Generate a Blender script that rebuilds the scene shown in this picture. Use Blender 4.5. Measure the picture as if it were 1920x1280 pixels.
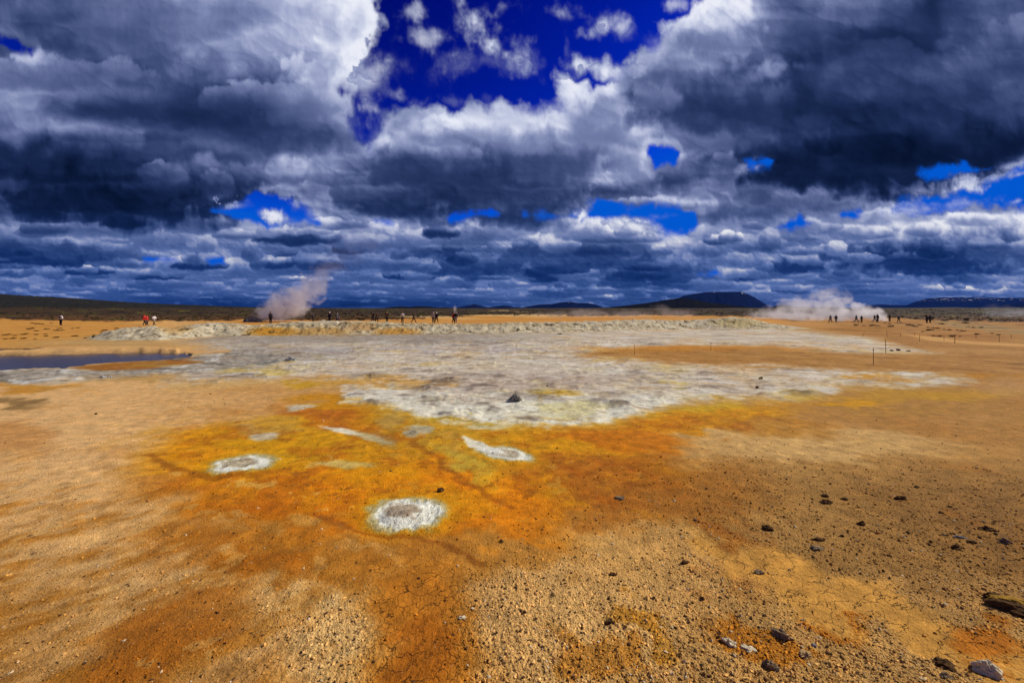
import bpy, bmesh, math, random
import numpy as np
from mathutils import Vector, Matrix, noise as mnoise

for o in list(bpy.data.objects): bpy.data.objects.remove(o)
scene = bpy.context.scene
R = math.radians
EYE = 1.75                       # camera height above the mud flat
FOC = 800.0                      # focal length in photo pixels (photo 1920 wide, eye level at y 580)
SUN_AZ, SUN_EL = 76.0, 40.0      # clockwise from straight ahead, above the horizon

# ---------------------------------------------------------------- camera
cam_d = bpy.data.cameras.new("camera"); cam = bpy.data.objects.new("camera", cam_d)
scene.collection.objects.link(cam); scene.camera = cam
cam.location = (0, 0, EYE); cam.rotation_euler = (R(90), 0, 0)
cam_d.sensor_width = 36; cam_d.lens = 36 * FOC / 1920
cam_d.shift_y = -60 / 1920       # rising-front style shift: level camera, eye level above the middle
cam_d.clip_start = 0.05; cam_d.clip_end = 60000

# ---------------------------------------------------------------- sky light, sun, exposure
SKY_TONE = ((1.0, 0.0, 1.0), (4.3, 0.0066, 1.6), (2.6, 0.145, 10.5))
world = bpy.data.worlds.new("World"); scene.world = world; world.use_nodes = True
nt = world.node_tree; nt.nodes.clear()
sky = nt.nodes.new('ShaderNodeTexSky'); sky.sky_type = 'NISHITA'; sky.sun_disc = False
sky.sun_elevation = R(SUN_EL); sky.sun_rotation = R(SUN_AZ); sky.air_density = 1.0; sky.dust_density = 0.2; sky.ozone_density = 3.0
# deep polarised blue: each channel of the sky gets its own contrast and gain
sep = nt.nodes.new('ShaderNodeSeparateColor'); cmb = nt.nodes.new('ShaderNodeCombineColor')
nt.links.new(sky.outputs[0], sep.inputs[0])
for ch, (pw, gn, cap) in enumerate(SKY_TONE):
    p = nt.nodes.new('ShaderNodeMath'); p.operation = 'POWER'; p.inputs[1].default_value = pw; nt.links.new(sep.outputs[ch], p.inputs[0])
    g = nt.nodes.new('ShaderNodeMath'); g.operation = 'MULTIPLY'; g.inputs[1].default_value = gn; nt.links.new(p.outputs[0], g.inputs[0]); m_ = nt.nodes.new('ShaderNodeMath'); m_.operation = 'MINIMUM'; m_.inputs[1].default_value = cap; nt.links.new(g.outputs[0], m_.inputs[0]); nt.links.new(m_.outputs[0], cmb.inputs[ch])
bg = nt.nodes.new('ShaderNodeBackground'); bg.inputs['Strength'].default_value = 0.06
out = nt.nodes.new('ShaderNodeOutputWorld')
nt.links.new(cmb.outputs[0], bg.inputs[0]); nt.links.new(bg.outputs[0], out.inputs[0])
sun_dir = Vector((math.sin(R(SUN_AZ)) * math.cos(R(SUN_EL)), math.cos(R(SUN_AZ)) * math.cos(R(SUN_EL)), math.sin(R(SUN_EL))))
sl = bpy.data.lights.new("sun", 'SUN'); so = bpy.data.objects.new("sun", sl); scene.collection.objects.link(so)
sl.energy = 4.7; sl.angle = R(0.5); sl.color = (1.0, 0.92, 0.78)
so.rotation_euler = sun_dir.to_track_quat('Z', 'Y').to_euler(); so.location = (0, 0, 50)
scene.view_settings.view_transform = 'Standard'; scene.view_settings.look = 'None'
scene.view_settings.exposure = 0.0; scene.view_settings.gamma = 1.0
scene.render.engine = 'CYCLES'
scene.cycles.volume_step_rate = 1.0; scene.cycles.max_bounces = 6; scene.cycles.volume_bounces = 3
scene.cycles.transparent_max_bounces = 16
# ---------------------------------------------------------------- numeric helpers
def sm(a, b, x):
    t = np.clip((x - a) / (b - a), 0, 1)
    return t * t * (3 - 2 * t)

def _hash(ix, iy, seed):
    h = (ix.astype(np.int64) * 374761393 + iy.astype(np.int64) * 668265263 + seed * 1274126177) & 0xffffffff
    h = ((h ^ (h >> 13)) * 1274126177) & 0xffffffff
    h = (h ^ (h >> 16)) & 0xffff
    return h.astype(np.float32) * (2 * math.pi / 65536.0)

def gnoise(x, y, seed=0):
    """gradient noise, about -1..1"""
    x0 = np.floor(x); y0 = np.floor(y)
    fx = (x - x0).astype(np.float32); fy = (y - y0).astype(np.float32)
    ix = x0.astype(np.int64); iy = y0.astype(np.int64)
    u = fx * fx * fx * (fx * (fx * 6 - 15) + 10); v = fy * fy * fy * (fy * (fy * 6 - 15) + 10)
    def g(dx, dy):
        a = _hash(ix + dx, iy + dy, seed)
        return np.cos(a) * (fx - dx) + np.sin(a) * (fy - dy)
    n0 = g(0, 0) * (1 - u) + g(1, 0) * u
    n1 = g(0, 1) * (1 - u) + g(1, 1) * u
    return (n0 * (1 - v) + n1 * v) * 1.5

def fbm(x, y, octv=5, seed=0, gain=0.5, lac=2.03, ridge=False):
    s = 0; a = 1.0; t = 0
    for o in range(octv):
        n = gnoise(x, y, seed + o * 17)
        if ridge: n = np.abs(n) * 2 - 0.6
        s = s + a * n; t += a
        a *= gain; x = x * lac + 11.3; y = y * lac + 5.7
    return s / t * 1.4

def poly_sd(px, py, pts):
    """signed distance to a closed outline, positive inside"""
    d = np.full(px.shape, 1e9, np.float32); ins = np.zeros(px.shape, bool)
    n = len(pts)
    for i in range(n):
        ax, ay = pts[i]; bx, by = pts[(i + 1) % n]
        ex, ey = bx - ax, by - ay
        wx, wy = px - ax, py - ay
        t = np.clip((wx * ex + wy * ey) / (ex * ex + ey * ey + 1e-12), 0, 1)
        dd = (wx - t * ex) ** 2 + (wy - t * ey) ** 2
        d = np.minimum(d, dd)
        c = ((ay > py) != (by > py)) & (px < (bx - ax) * (py - ay) / ((by - ay) if by != ay else 1e-9) + ax)
        ins ^= c
    d = np.sqrt(d)
    return np.where(ins, d, -d)

def lin(c):
    c = np.clip(np.asarray(c, np.float32) / 255.0, 0, 1)
    return np.where(c < 0.04045, c / 12.92, ((c + 0.055) / 1.055) ** 2.4)

def ramp(t, stops):
    xs = [s[0] for s in stops]
    return np.stack([np.interp(t, xs, [s[1][k] for s in stops]) for k in range(3)], -1)

# ---------------------------------------------------------------- the cloudy sky
LUM = """444556666788666765555688545542344
433555666778666765555687544432344
434445667788666765667785433222334
333444566778666665555686532222344
554334556678666656778754323323445
655533455678666666865443223334434
665544334677666667863433323433333
664333222567567888877533322222233
346633333467677788778644321111111
111333444566555677667654310000011
221133334865435446787532100012456
210014544764433323676345621257766
321001355555432354234576554566766
322114675555434663555666456666666
566554556665565576777666556687777
436665655555565577545766446633445
122345454345532345223545656532356
554455555545555332532346454563355
555544555555555564454455665466566
344443323232333445544444455544444""".split()
assert all(len(r) == 33 for r in LUM), [len(r) for r in LUM]

HOLES = [
 [(697,-60),(692,40),(668,56),(684,110),(690,150),(668,168),(642,172),(650,210),(665,240),(687,264),(715,248),(740,226),(790,210),(850,214),(888,202),(930,194),(980,198),(1050,206),(1052,180),(1056,150),(1078,148),(1112,166),(1130,158),(1180,122),(1215,92),(1240,58),(1300,22),(1345,-60)],
 [(458,376),(482,356),(520,368),(575,388),(598,420),(560,424),(540,420),(502,430),(440,408),(396,398)],
 [(1107,378),(1120,366),(1150,376),(1190,384),(1230,377),(1262,382),(1278,391),(1308,393),(1312,425),(1290,438),(1243,445),(1236,430),(1205,416),(1170,410),(1150,409),(1110,413),(1088,414)],
 [(985,402),(1030,399),(1085,400),(1080,412),(1020,410)],
 [(835,410),(870,396),(925,392),(936,400),(880,413),(842,420)],
 [(1718,328),(1740,305),(1790,300),(1830,314),(1874,310),(1852,322),(1810,328),(1780,337),(1740,339)],
 [(1655,397),(1700,372),(1780,360),(1830,347),(1880,327),(1897,320),(1920,300),(2000,290),(2000,405),(1920,402),(1905,400),(1880,389),(1800,393),(1720,397),(1680,399)],
 [(1452,428),(1480,412),(1500,408),(1538,418),(1500,426),(1480,432)],
 [(1217,274),(1240,278),(1270,288),(1266,305),(1230,311)],
 [(1402,301),(1430,292),(1458,298),(1442,312),(1412,313)],
 [(-60,50),(10,62),(50,78),(72,90),(60,106),(20,100),(-60,84)],
 [(268,482),(330,484),(326,490),(272,489)],
 [(390,486),(418,483),(420,494),(394,496)],
 [(1310,514),(1345,506),(1352,514),(1330,519)],
 [(1578,404),(1600,396),(1612,396),(1600,408)],
 [(700,410),(728,416),(734,419),(708,418)],
]
WISPS = [(905,112,110,26,.14,.1),(1015,112,60,30,.14,.5),(760,120,60,30,.13,.4),(700,150,26,50,.28,0),(690,60,20,50,.28,0),(860,190,60,12,.12,0),(1180,60,60,22,.25,.4),(500,402,60,16,.45,.3),(1180,420,60,10,.35,.1),(1800,382,80,10,.35,-.1),(1240,405,50,9,.25,0),(884,38,46,44,.95,0),(918,82,34,20,.9,.6),(795,70,60,26,.5,.1),(765,22,26,24,.6,0),(978,62,32,60,.55,.3),(1050,22,40,22,.55,0),
 (1124,56,46,22,.62,-.35),(1094,66,26,16,.9,0),(1092,124,62,20,.95,.12),(1048,140,28,14,.7,.4),(1150,134,50,16,.9,-.15),(1265,8,36,14,.55,0),(748,182,20,14,.42,.3),(775,200,22,16,.42,-.3),(708,208,26,12,.4,.3),(706,110,30,34,.3,0),
 (515,404,36,13,.95,.45),(1906,378,20,8,.9,-.2),(1908,328,30,6,.8,-.25),(1870,332,40,9,1.0,-.35),(1062,98,10,30,.35,0),(945,12,14,16,.4,0)]
# separate small cumulus: x, y of the flat base, half width, height, brightness of the crown
PUFFS = [(130,466,70,34,8),(90,432,60,24,8),(235,420,60,22,6),(170,512,60,14,6),(30,515,50,18,8),(160,505,22,10,9),(290,520,60,16,6),(375,500,60,18,6),
 (560,450,90,34,7),(520,498,50,18,7),(590,498,70,20,6),(800,505,32,14,9),(770,520,60,16,6),(655,470,50,20,6),(850,535,50,16,8),(865,455,48,22,9),(830,440,40,24,7),
 (1005,470,62,34,8),(1140,478,105,62,8),(1190,462,34,30,9),(1050,508,60,18,7),(1215,537,30,13,9),(1175,538,22,14,8),(1040,552,58,16,8),(1120,560,34,9,8),(1205,570,36,8,8),(1290,508,26,20,9),(1370,450,26,20,9),(1340,455,28,16,8),
 (1500,500,60,36,7),(1560,480,30,30,8),(1690,510,34,12,9),(1745,500,14,6,9),(1880,505,34,12,9),(1650,548,44,20,9),(1700,545,46,20,9),(1755,548,22,14,9),(1810,550,36,14,9),(1880,560,60,26,8),(1470,545,26,14,8),(1500,548,26,14,8),(1700,565,40,10,8),
 (1395,524,34,10,7),(590,530,18,8,8),(560,525,22,8,9),(380,560,20,6,7),(60,560,60,12,6),(1330,560,20,7,7)]

# large lobes of the near clouds: x, y of base, half width, height, crown and base brightness, opacity
LOBES = [(1660,322,300,140,2.6,.5,.9),(1530,312,150,100,3.2,1,.8),(1800,282,240,100,3,.64,.8),(1500,352,60,34,8.4,5,.8),(1430,335,70,34,7.6,4.4,.8),(1600,372,110,26,7.6,4.6,.8),(1330,205,200,130,6.5,2.3,0.8),(1240,150,110,90,8.5,4.1,0.8),(1330,80,110,110,9.2,4.55,0.8),(1230,195,60,50,8.2,4.1,0.8),
 (560,235,150,190,6.8,2.3,0.75),(640,160,70,130,9.2,5.9,0.85),(600,265,90,90,8.2,4.55,0.8),(470,200,200,130,6,1.85,0.6),(650,60,60,90,9,6.35,0.8),(545,335,48,52,9.2,4.1,0.95),
 (250,390,320,110,2.6,0.46,0.85),(80,300,240,90,6,1.36,0.75),(380,345,160,60,6,1.58,0.7),(300,215,240,70,4.5,1.58,0.5),
 (960,395,180,90,5,1.54,0.85),(800,330,140,90,7.2,2.3,0.85),(900,330,190,130,8.4,2.12,0.9),(1040,300,150,110,8.6,3.2,0.85),(740,390,120,60,4.8,1.4,0.8),(1180,310,80,90,9.2,5.45,0.95),(1120,240,70,100,9,5,0.9),(1000,270,110,70,9.2,5.45,0.7),
 (1350,400,220,60,7,3.02,0.8),(1520,380,160,40,7.4,3.74,0.7),(1750,370,130,40,8.2,5.45,0.8),(1740,490,200,95,8.4,1.4,0.95),(1130,480,120,70,8.6,1.76,0.95),(1900,470,120,80,8,2.84,0.9),(120,478,150,46,8,1.72,0.9),(1010,480,90,50,8.2,2.66,0.9),(700,500,90,36,6.6,2.66,0.7),(880,505,120,40,5,1.72,0.8)]

def sky_cloud(X, Y):
    """X, Y: where a direction meets the view plane ahead (1920 wide, eye level at 580). Returns colour 0..255, cover 0..1"""
    shp = X.shape
    E = np.maximum(586 - Y, 3.0)
    k = np.clip(E / 300, .12, 1)
    # billows get smaller towards the horizon: three sizes of noise, blended by height above it
    lv = np.clip(np.log2(np.maximum(E, 8) / 22.0), 0, 4)
    def field(o, seed, gain, sx=1.0, sy=1.5, **kw):
        out = np.zeros(shp, np.float32); tot = np.zeros(shp, np.float32)
        for q, sig in enumerate((14, 26, 46, 76, 118)):
            w = np.clip(1 - np.abs(lv - q), 0, 1)
            m = w > 0
            if m.any():
                asp = sy * (1.5, 1.3, 1.1, .95, .9)[q]
                out[m] += (w[m] * fbm(X[m] / sig * sx, Y[m] / sig * asp, o, seed + q * 101, gain, **kw)); tot += w * w
        return out / np.sqrt(np.maximum(tot, .3))
    w1 = field(4, 3, .5, .6); w2 = field(4, 5, .5, .6)
    wX = X + w1 * 30 * k; wY = Y + w2 * 20 * k
    f1 = field(6, 41, .55, 1.8); f2 = field(6, 43, .55, 1.8)
    # table lookup, smooth
    T = np.array([[int(c) for c in r] for r in LUM], np.float32)
    def look(x, y):
        cx = np.clip(x / 60, 0, 31.999); cy = np.clip(y / 30, 0, 18.999)
        ix = cx.astype(int); iy = cy.astype(int); tx = cx - ix; ty = cy - iy
        tx = tx * tx * (3 - 2 * tx); ty = ty * ty * (3 - 2 * ty)
        return (T[iy, ix] * (1 - tx) + T[iy, ix + 1] * tx) * (1 - ty) + (T[iy + 1, ix] * (1 - tx) + T[iy + 1, ix + 1] * tx) * ty
    L = look(wX + f1 * 26 * k, wY + f2 * 16 * k)
    # billow relief lit from above right: rounded lumps, small lumps riding on large ones
    def lumps(sx, seed):
        n = field(3, seed, .42, sx, 1.35, ridge=True)
        return n
    B1 = lumps(.8, 71); B2 = field(4, 77, .5, 2.0, 1.35, ridge=True)
    B = B1 * .65 + B2 * .35
    gy, gx = np.gradient(B1); sc = 1.0 / (np.abs(gx).mean() + 1e-6)
    gy2, gx2 = np.gradient(B2); sc2 = 1.0 / (np.abs(gx2).mean() + 1e-6)
    rel = np.clip((gx * 0.7 - gy * 0.7) * sc * 0.3, -1, 1) * .65 + np.clip((gx2 * 0.7 - gy2 * 0.7) * sc2 * .3, -1, 1) * .35
    soft = sm(0.5, 5.5, L)                     # bases are smooth, lit parts are lumpy
    L = L + (B * .7 + rel * .8) * (0.25 + 0.75 * soft) * (.12 + .88 * sm(15, 150, E))
    L = L + fbm(X / 150, Y / 13, 4, 91, .5) * 1.0 * sm(240, 40, E)
    # heaps of cloud, farthest (lowest) first: crinkled bright crowns over smooth dark bases
    rng = np.random.RandomState(11)
    xs0, ys0 = X[0, 0], Y[0, 0]; dxs, dys = X[0, 1] - X[0, 0], Y[1, 0] - Y[0, 0]
    heaps = []; e_of = lambda q: 580 - q
    e = 7.0
    while e < 520:
        hw = 24 + e * .40; x = -400 + rng.rand() * hw
        while x < 2320:
            heaps.append((x, 580 - e * (1 + .1 * rng.randn()), hw * (.3 + 1.3 * rng.rand() ** 1.5), (6 + e * .17) * (.45 + 1.1 * rng.rand()), None, rng.rand() * 50))
            x += hw * (.7 + 1.3 * rng.rand())
        e *= 1.2 if e < 150 else 1.3
    for p in LOBES: heaps.append((p[0], p[1], p[2], p[3], (p[4], p[5], p[6]), rng.rand() * 50))
    for p in PUFFS: heaps.append((p[0], p[1], p[2], p[3], p[4], rng.rand() * 50))
    heaps.sort(key=lambda p: -p[1])
    for (cx, by, hw, ht, top, ph) in heaps:
        i0 = max(0, int((by - ht * 1.9 - ys0) / dys)); i1 = min(shp[0], int((by + ht * .9 - ys0) / dys) + 1)
        j0 = max(0, int((cx - hw * 1.6 - xs0) / dxs)); j1 = min(shp[1], int((cx + hw * 1.6 - xs0) / dxs) + 1)
        if i1 - i0 < 2 or j1 - j0 < 2: continue
        sl = (slice(i0, i1), slice(j0, j1))
        u = (X[sl] - cx) / hw; v = (by - Y[sl]) / ht
        n = f1[sl] * .42 + B2[sl] * .3 + B1[sl] * .35
        body = 1 - u * u * (.8 + .2 * np.abs(u)) - np.where(v > 0, v * v * .8, (v * 2.2) ** 2) + n
        if top is None:
            a0 = .88; tt = look(np.array([cx]), np.array([by - ht * .4]))[0]
            if tt < 3.6 and e_of(by) > 170: a0 = .3
            elif e_of(by) > 230: a0 = .6
            hi_, lo_ = tt + 2.6, tt - 2.1
        elif isinstance(top, tuple):
            hi_, lo_, a0 = top
        else:
            a0 = .95; hi_, lo_ = top + .3, max(1.2, top - 5.5)
        a = sm(0.0, .28 + .5 * sm(.3, -.3, v) + (.25 if isinstance(top, tuple) else 0), body) * a0
        lum = lo_ + (hi_ - lo_) * sm(-.1, .85, v + .45 * n + .12 * u) + rel[sl] * (.35 + .5 * sm(0, .6, v)) * min(1., .25 + (580 - by) / 130)
        if top is None: lum = lum * .6 + (look(wX[sl], wY[sl]) + rel[sl] * .5 * min(1., (580 - by) / 130) + (v - .5) * 1.2) * .4
        L[sl] = L[sl] * (1 - a) + lum * a
    cover = np.ones(shp, np.float32)
    ew = (f1 * 20 + f2 * 14 + B2 * 9) * np.clip(k, .35, 1)
    for h in HOLES:
        xs = [p[0] for p in h]; ys = [p[1] for p in h]
        m = (X > min(xs) - 60) & (X < max(xs) + 60) & (Y > min(ys) - 50) & (Y < max(ys) + 50)
        if not m.any(): continue
        big = 1.0 if (max(ys) - min(ys)) > 100 else .55
        d = poly_sd(X[m], Y[m], h) + (ew[m] * 1.3 + w1[m] * 12 * k[m]) * big
        sd = (9 if big == 1 else 5)
        fr = 1 + 1.5 * sm(-.1, .6, w2[m] + .5 * w1[m])          # here a crisp edge, there a torn one
        d = d - (fr - 1) * np.abs(f2[m]) * 16 * big
        o = sm(-sd * fr, sd * fr * 1.2, d)
        cover[m] *= 1 - o
        rim = np.exp(-((d + sd * 1.8) / (sd * 2.2)) ** 2)
        Lm = L[m]; L[m] = Lm + rim * 1.1 * sm(1, 5, Lm)
    # torn thin clouds in the gaps
    for (cx, cy, rx, ry, al, rt) in WISPS:
        m = (np.abs(X - cx) < rx * 2 + 20) & (np.abs(Y - cy) < ry * 2 + 20)
        if not m.any(): continue
        dx = X[m] - cx; dy = Y[m] - cy; c, s_ = math.cos(rt), math.sin(rt)
        u = (dx * c + dy * s_) / rx; v = (-dx * s_ + dy * c) / ry
        f = 1.05 - np.sqrt(u * u + v * v) * .72 + f1[m] * .6 + f2[m] * .75 + B2[m] * .55 + w1[m] * .45 + w2[m] * .3
        a = sm(.05, 1.25, f) ** 1.3 * al
        cover[m] = 1 - (1 - cover[m]) * (1 - a)
        L[m] = np.where(a > .02, L[m] * .25 + (5.2 + 2.6 * f + rel[m]) * .75, L[m])
    L = np.clip(4.4 + (L - 4.4) * 1.10 + .3, -.3, 9.6)
    hi = ramp(L, [(-.3,(2,8,22)),(0,(4,13,34)),(1,(14,26,56)),(2,(28,43,80)),(3,(46,61,102)),(4,(68,82,124)),(5,(94,106,148)),(6,(122,133,174)),(7,(156,165,200)),(8,(192,199,224)),(9,(222,226,242)),(9.6,(234,237,248))])
    lo = ramp(L, [(-.3,(2,22,62)),(0,(6,26,66)),(1,(14,40,90)),(2,(28,54,108)),(3,(48,74,128)),(4,(70,94,148)),(5,(88,112,168)),(6,(118,134,180)),(7,(148,158,192)),(8,(184,188,206)),(9,(216,214,218)),(9.6,(228,226,226))])
    t = sm(230, 60, E)[..., None]
    return hi * (1 - t) + lo * t, cover

def sky_blue(Y):
    return ramp(Y, [(-200,(0,8,95)),(0,(0,14,112)),(200,(0,28,145)),(300,(0,48,178)),(380,(0,76,208)),(430,(0,88,214)),(490,(0,104,208)),(580,(14,70,158))])
# ---------------------------------------------------------------- object helpers
def tag(o, label=None, cat=None, group=None, kind=None):
    if label: o['label'] = label
    if cat: o['category'] = cat
    if group: o['group'] = group
    if kind: o['kind'] = kind
    return o

def link(o, parent=None):
    scene.collection.objects.link(o)
    if parent is not None: o.parent = parent
    return o

def empty(name, loc=(0, 0, 0), rz=0):
    o = bpy.data.objects.new(name, None); o.empty_display_size = .2
    o.location = loc; o.rotation_euler = (0, 0, rz)
    return link(o)

def grid_mesh(name, P, rows, cols, wrap=False):
    """P: (rows*cols, 3)"""
    me = bpy.data.meshes.new(name)
    me.vertices.add(len(P)); me.vertices.foreach_set('co', np.ascontiguousarray(P, np.float32).ravel())
    idx = np.arange(rows * cols, dtype=np.int32).reshape(rows, cols)
    if wrap: nx = np.roll(idx, -1, 1); a, b, c, d = idx[:-1], nx[:-1], nx[1:], idx[1:]
    else: a, b, c, d = idx[:-1, :-1], idx[:-1, 1:], idx[1:, 1:], idx[1:, :-1]
    F = np.stack([a, b, c, d], -1).reshape(-1, 4)
    n = len(F)
    me.loops.add(n * 4); me.loops.foreach_set('vertex_index', F.ravel())
    me.polygons.add(n); me.polygons.foreach_set('loop_start', np.arange(0, n * 4, 4, dtype=np.int32))
    me.update(calc_edges=True)
    me.polygons.foreach_set('use_smooth', np.ones(n, bool))
    return me

def tri_mesh(name, V, F, smooth=False):
    me = bpy.data.meshes.new(name)
    me.vertices.add(len(V)); me.vertices.foreach_set('co', np.ascontiguousarray(V, np.float32).ravel())
    n = len(F)
    me.loops.add(n * 3); me.loops.foreach_set('vertex_index', np.ascontiguousarray(F, np.int32).ravel())
    me.polygons.add(n); me.polygons.foreach_set('loop_start', np.arange(0, n * 3, 3, dtype=np.int32))
    me.update(calc_edges=True)
    me.polygons.foreach_set('use_smooth', np.full(n, smooth, bool))
    return me

def vcol(me, name, rgb):
    a = me.attributes.new(name, 'FLOAT_COLOR', 'POINT')
    c = np.ones((len(rgb), 4), np.float32); c[:, :3] = rgb
    a.data.foreach_set('color', c.ravel())

def new_mat(name):
    m = bpy.data.materials.new(name); m.use_nodes = True
    n = m.node_tree; n.nodes.clear()
    return m, n

class N:
    """tiny node builder"""
    def __init__(s, nt): s.t = nt
    def add(s, ty, **kw):
        n = s.t.nodes.new(ty)
        for k, v in kw.items(): setattr(n, k, v)
        return n
    def put(s, sock, v):
        if hasattr(v, 'is_output') or isinstance(v, bpy.types.NodeSocket): s.t.links.new(v, sock)
        else: sock.default_value = v
    def math(s, op, a, b=0.0, c=None, clamp=False):
        n = s.add('ShaderNodeMath', operation=op); n.use_clamp = clamp
        s.put(n.inputs[0], a); s.put(n.inputs[1], b)
        if c is not None: s.put(n.inputs[2], c)
        return n.outputs[0]
    def mix(s, f, a, b, blend='MIX'):
        n = s.add('ShaderNodeMix', data_type='RGBA', blend_type=blend)
        s.put(n.inputs[0], f); s.put(n.inputs[6], a); s.put(n.inputs[7], b)
        return n.outputs[2]
    def noise(s, vec, scale, detail=4, rough=.55, dist=0):
        n = s.add('ShaderNodeTexNoise'); s.put(n.inputs['Vector'], vec)
        n.inputs['Scale'].default_value = scale; n.inputs['Detail'].default_value = detail
        n.inputs['Roughness'].default_value = rough; n.inputs['Distortion'].default_value = dist
        return n.outputs[0]
    def voro(s, vec, scale, feature='F1', rand=1.0):
        n = s.add('ShaderNodeTexVoronoi', feature=feature); s.put(n.inputs['Vector'], vec)
        n.inputs['Scale'].default_value = scale; n.inputs['Randomness'].default_value = rand
        return n
    def rng(s, v, a, b, c=0., d=1., smooth=False):
        n = s.add('ShaderNodeMapRange'); n.clamp = True
        if smooth: n.interpolation_type = 'SMOOTHSTEP'
        s.put(n.inputs[0], v)
        for i, q in enumerate((a, b, c, d)): n.inputs[i + 1].default_value = q
        return n.outputs[0]
    def bump(s, h, dist, strength=1.0, nrm=None):
        n = s.add('ShaderNodeBump'); s.put(n.inputs['Height'], h); n.inputs['Distance'].default_value = dist
        s.put(n.inputs['Strength'], strength)
        if nrm is not None: s.put(n.inputs['Normal'], nrm)
        return n.outputs[0]
    def surf(s, col, rough=.9, nrm=None, spec=.2):
        b = s.add('ShaderNodeBsdfPrincipled'); s.put(b.inputs['Base Color'], col); s.put(b.inputs['Roughness'], rough)
        b.inputs['Specular IOR Level'].default_value = spec
        if nrm is not None: s.put(b.inputs['Normal'], nrm)
        o = s.add('ShaderNodeOutputMaterial'); s.t.links.new(b.outputs[0], o.inputs[0])
        return b

# ---------------------------------------------------------------- sky dome with the cloud cover
def build_sky():
    st = 1.55
    xs = np.arange(-420, 2340, st, dtype=np.float32); ys = np.arange(-330, 604, st, dtype=np.float32)
    X, Y = np.meshgrid(xs, ys)
    col, cov = sky_cloud(X, Y)
    edge = np.minimum(np.minimum(X + 420, 2340 - X), Y + 330)
    cov = cov * sm(0, 90, edge)
    D = np.stack([X - 960, np.full_like(X, FOC), 580 - Y], -1)
    D /= np.linalg.norm(D, axis=-1, keepdims=True)
    P = D.reshape(-1, 3) * 26000.0; P[:, 2] += EYE
    me = grid_mesh('sky', P, len(ys), len(xs))
    vcol(me, 'cloud', lin(col).reshape(-1, 3))
    a = me.attributes.new('cover', 'FLOAT', 'POINT'); a.data.foreach_set('value', cov.ravel().astype(np.float32))
    m, t = new_mat('cloudy_sky'); n = N(t)
    ca = n.add('ShaderNodeAttribute', attribute_name='cloud'); cv = n.add('ShaderNodeAttribute', attribute_name='cover')
    em = n.add('ShaderNodeEmission'); n.put(em.inputs[0], ca.outputs[0])
    tr = n.add('ShaderNodeBsdfTransparent'); mx = n.add('ShaderNodeMixShader'); o = n.add('ShaderNodeOutputMaterial')
    n.put(mx.inputs[0], cv.outputs['Fac']); n.put(mx.inputs[1], tr.outputs[0]); n.put(mx.inputs[2], em.outputs[0]); n.put(o.inputs[0], mx.outputs[0])
    m.cycles.emission_sampling = 'NONE'
    me.materials.append(m)
    tag(link(bpy.data.objects.new('sky', me)), kind='structure')
build_sky()
def build_added_back_clouds():  # unseen clouds behind the camera, added grey to make the fill less blue
    az = np.radians(np.arange(72, 288.1, 1.0)); el = np.radians(np.concatenate([np.arange(-1, 60, 1.0), np.arange(60, 88, 2)]))
    A, E_ = np.meshgrid(az, el)
    P = np.stack([np.sin(A) * np.cos(E_), np.cos(A) * np.cos(E_), np.sin(E_)], -1)
    u = A / (E_ + .35); v = np.log(E_ + .3)
    d = fbm(u * 1.6, v * 4, 6, 501, .55); L = np.clip(4 + fbm(u * 1.9 + 5, v * 5, 6, 503, .55) * 3.2, .5, 8)
    cov = sm(-.35, .1, d)
    t = sm(.5, .1, E_)[..., None]
    hi = ramp(L, [(0,(8,14,26)),(2,(36,44,64)),(4,(76,84,106)),(6,(124,130,150)),(8,(186,190,204))])
    ang = np.degrees(np.arccos(np.clip(P @ np.array(sun_dir[:]), -1, 1)))
    me = grid_mesh('sky', (P * 26000 + np.array([0, 0, EYE])).reshape(-1, 3), len(el), len(az))
    vcol(me, 'cloud', lin(hi).reshape(-1, 3)); a = me.attributes.new('cover', 'FLOAT', 'POINT'); a.data.foreach_set('value', cov.ravel().astype(np.float32))
    bm = bmesh.new(); bm.from_mesh(me); bm.verts.ensure_lookup_table(); fl = ang.ravel()
    bmesh.ops.delete(bm, geom=[q for i, q in enumerate(bm.verts) if fl[i] < 9], context='VERTS'); bm.to_mesh(me); bm.free()   # the gap the sun shines through
    me.materials.append(bpy.data.materials['cloudy_sky'])
    tag(link(bpy.data.objects.new('sky', me)), kind='structure')
build_added_back_clouds()
# ---------------------------------------------------------------- shape of the land
def tab(x, pts):
    return np.interp(x, [p[0] for p in pts], [p[1] for p in pts])

CREST = [(-200,640),(120,640),(160,630),(200,619),(240,615),(290,612),(320,616),(345,611),(400,605),(440,607),(470,611),(520,607),(560,604),(620,602),(700,604),(760,607),(900,608),(960,606),(1020,605),(1100,604),(1160,601),(1215,599),(1260,601),(1300,600),(1345,597),(1375,594),(1405,597),(1430,603),(1460,609),(1500,614),(1560,618),(1620,640)]
FOOT  = [(-200,641),(120,641),(300,640),(350,636),(400,632),(600,630),(900,627),(1100,623),(1300,618),(1450,618),(1560,620),(1620,641)]
POND = [(-400,700),(-400,667),(0,665),(60,664),(120,663),(200,661),(260,659),(300,660),(345,662),(360,666),(320,671),(250,675),(170,681),(120,688),(60,689),(0,691)]
POND2 = [(-400,663),(-400,655),(0,653),(45,653),(80,656),(40,659),(0,661)]
FLAT2 = [(330,716),(500,706),(690,716),(700,752),(820,784),(960,792),(1150,786),(1290,748),(1480,738),(1590,718),(1700,716),(1780,708),(1560,700),(1560,600),(300,600)]
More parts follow.
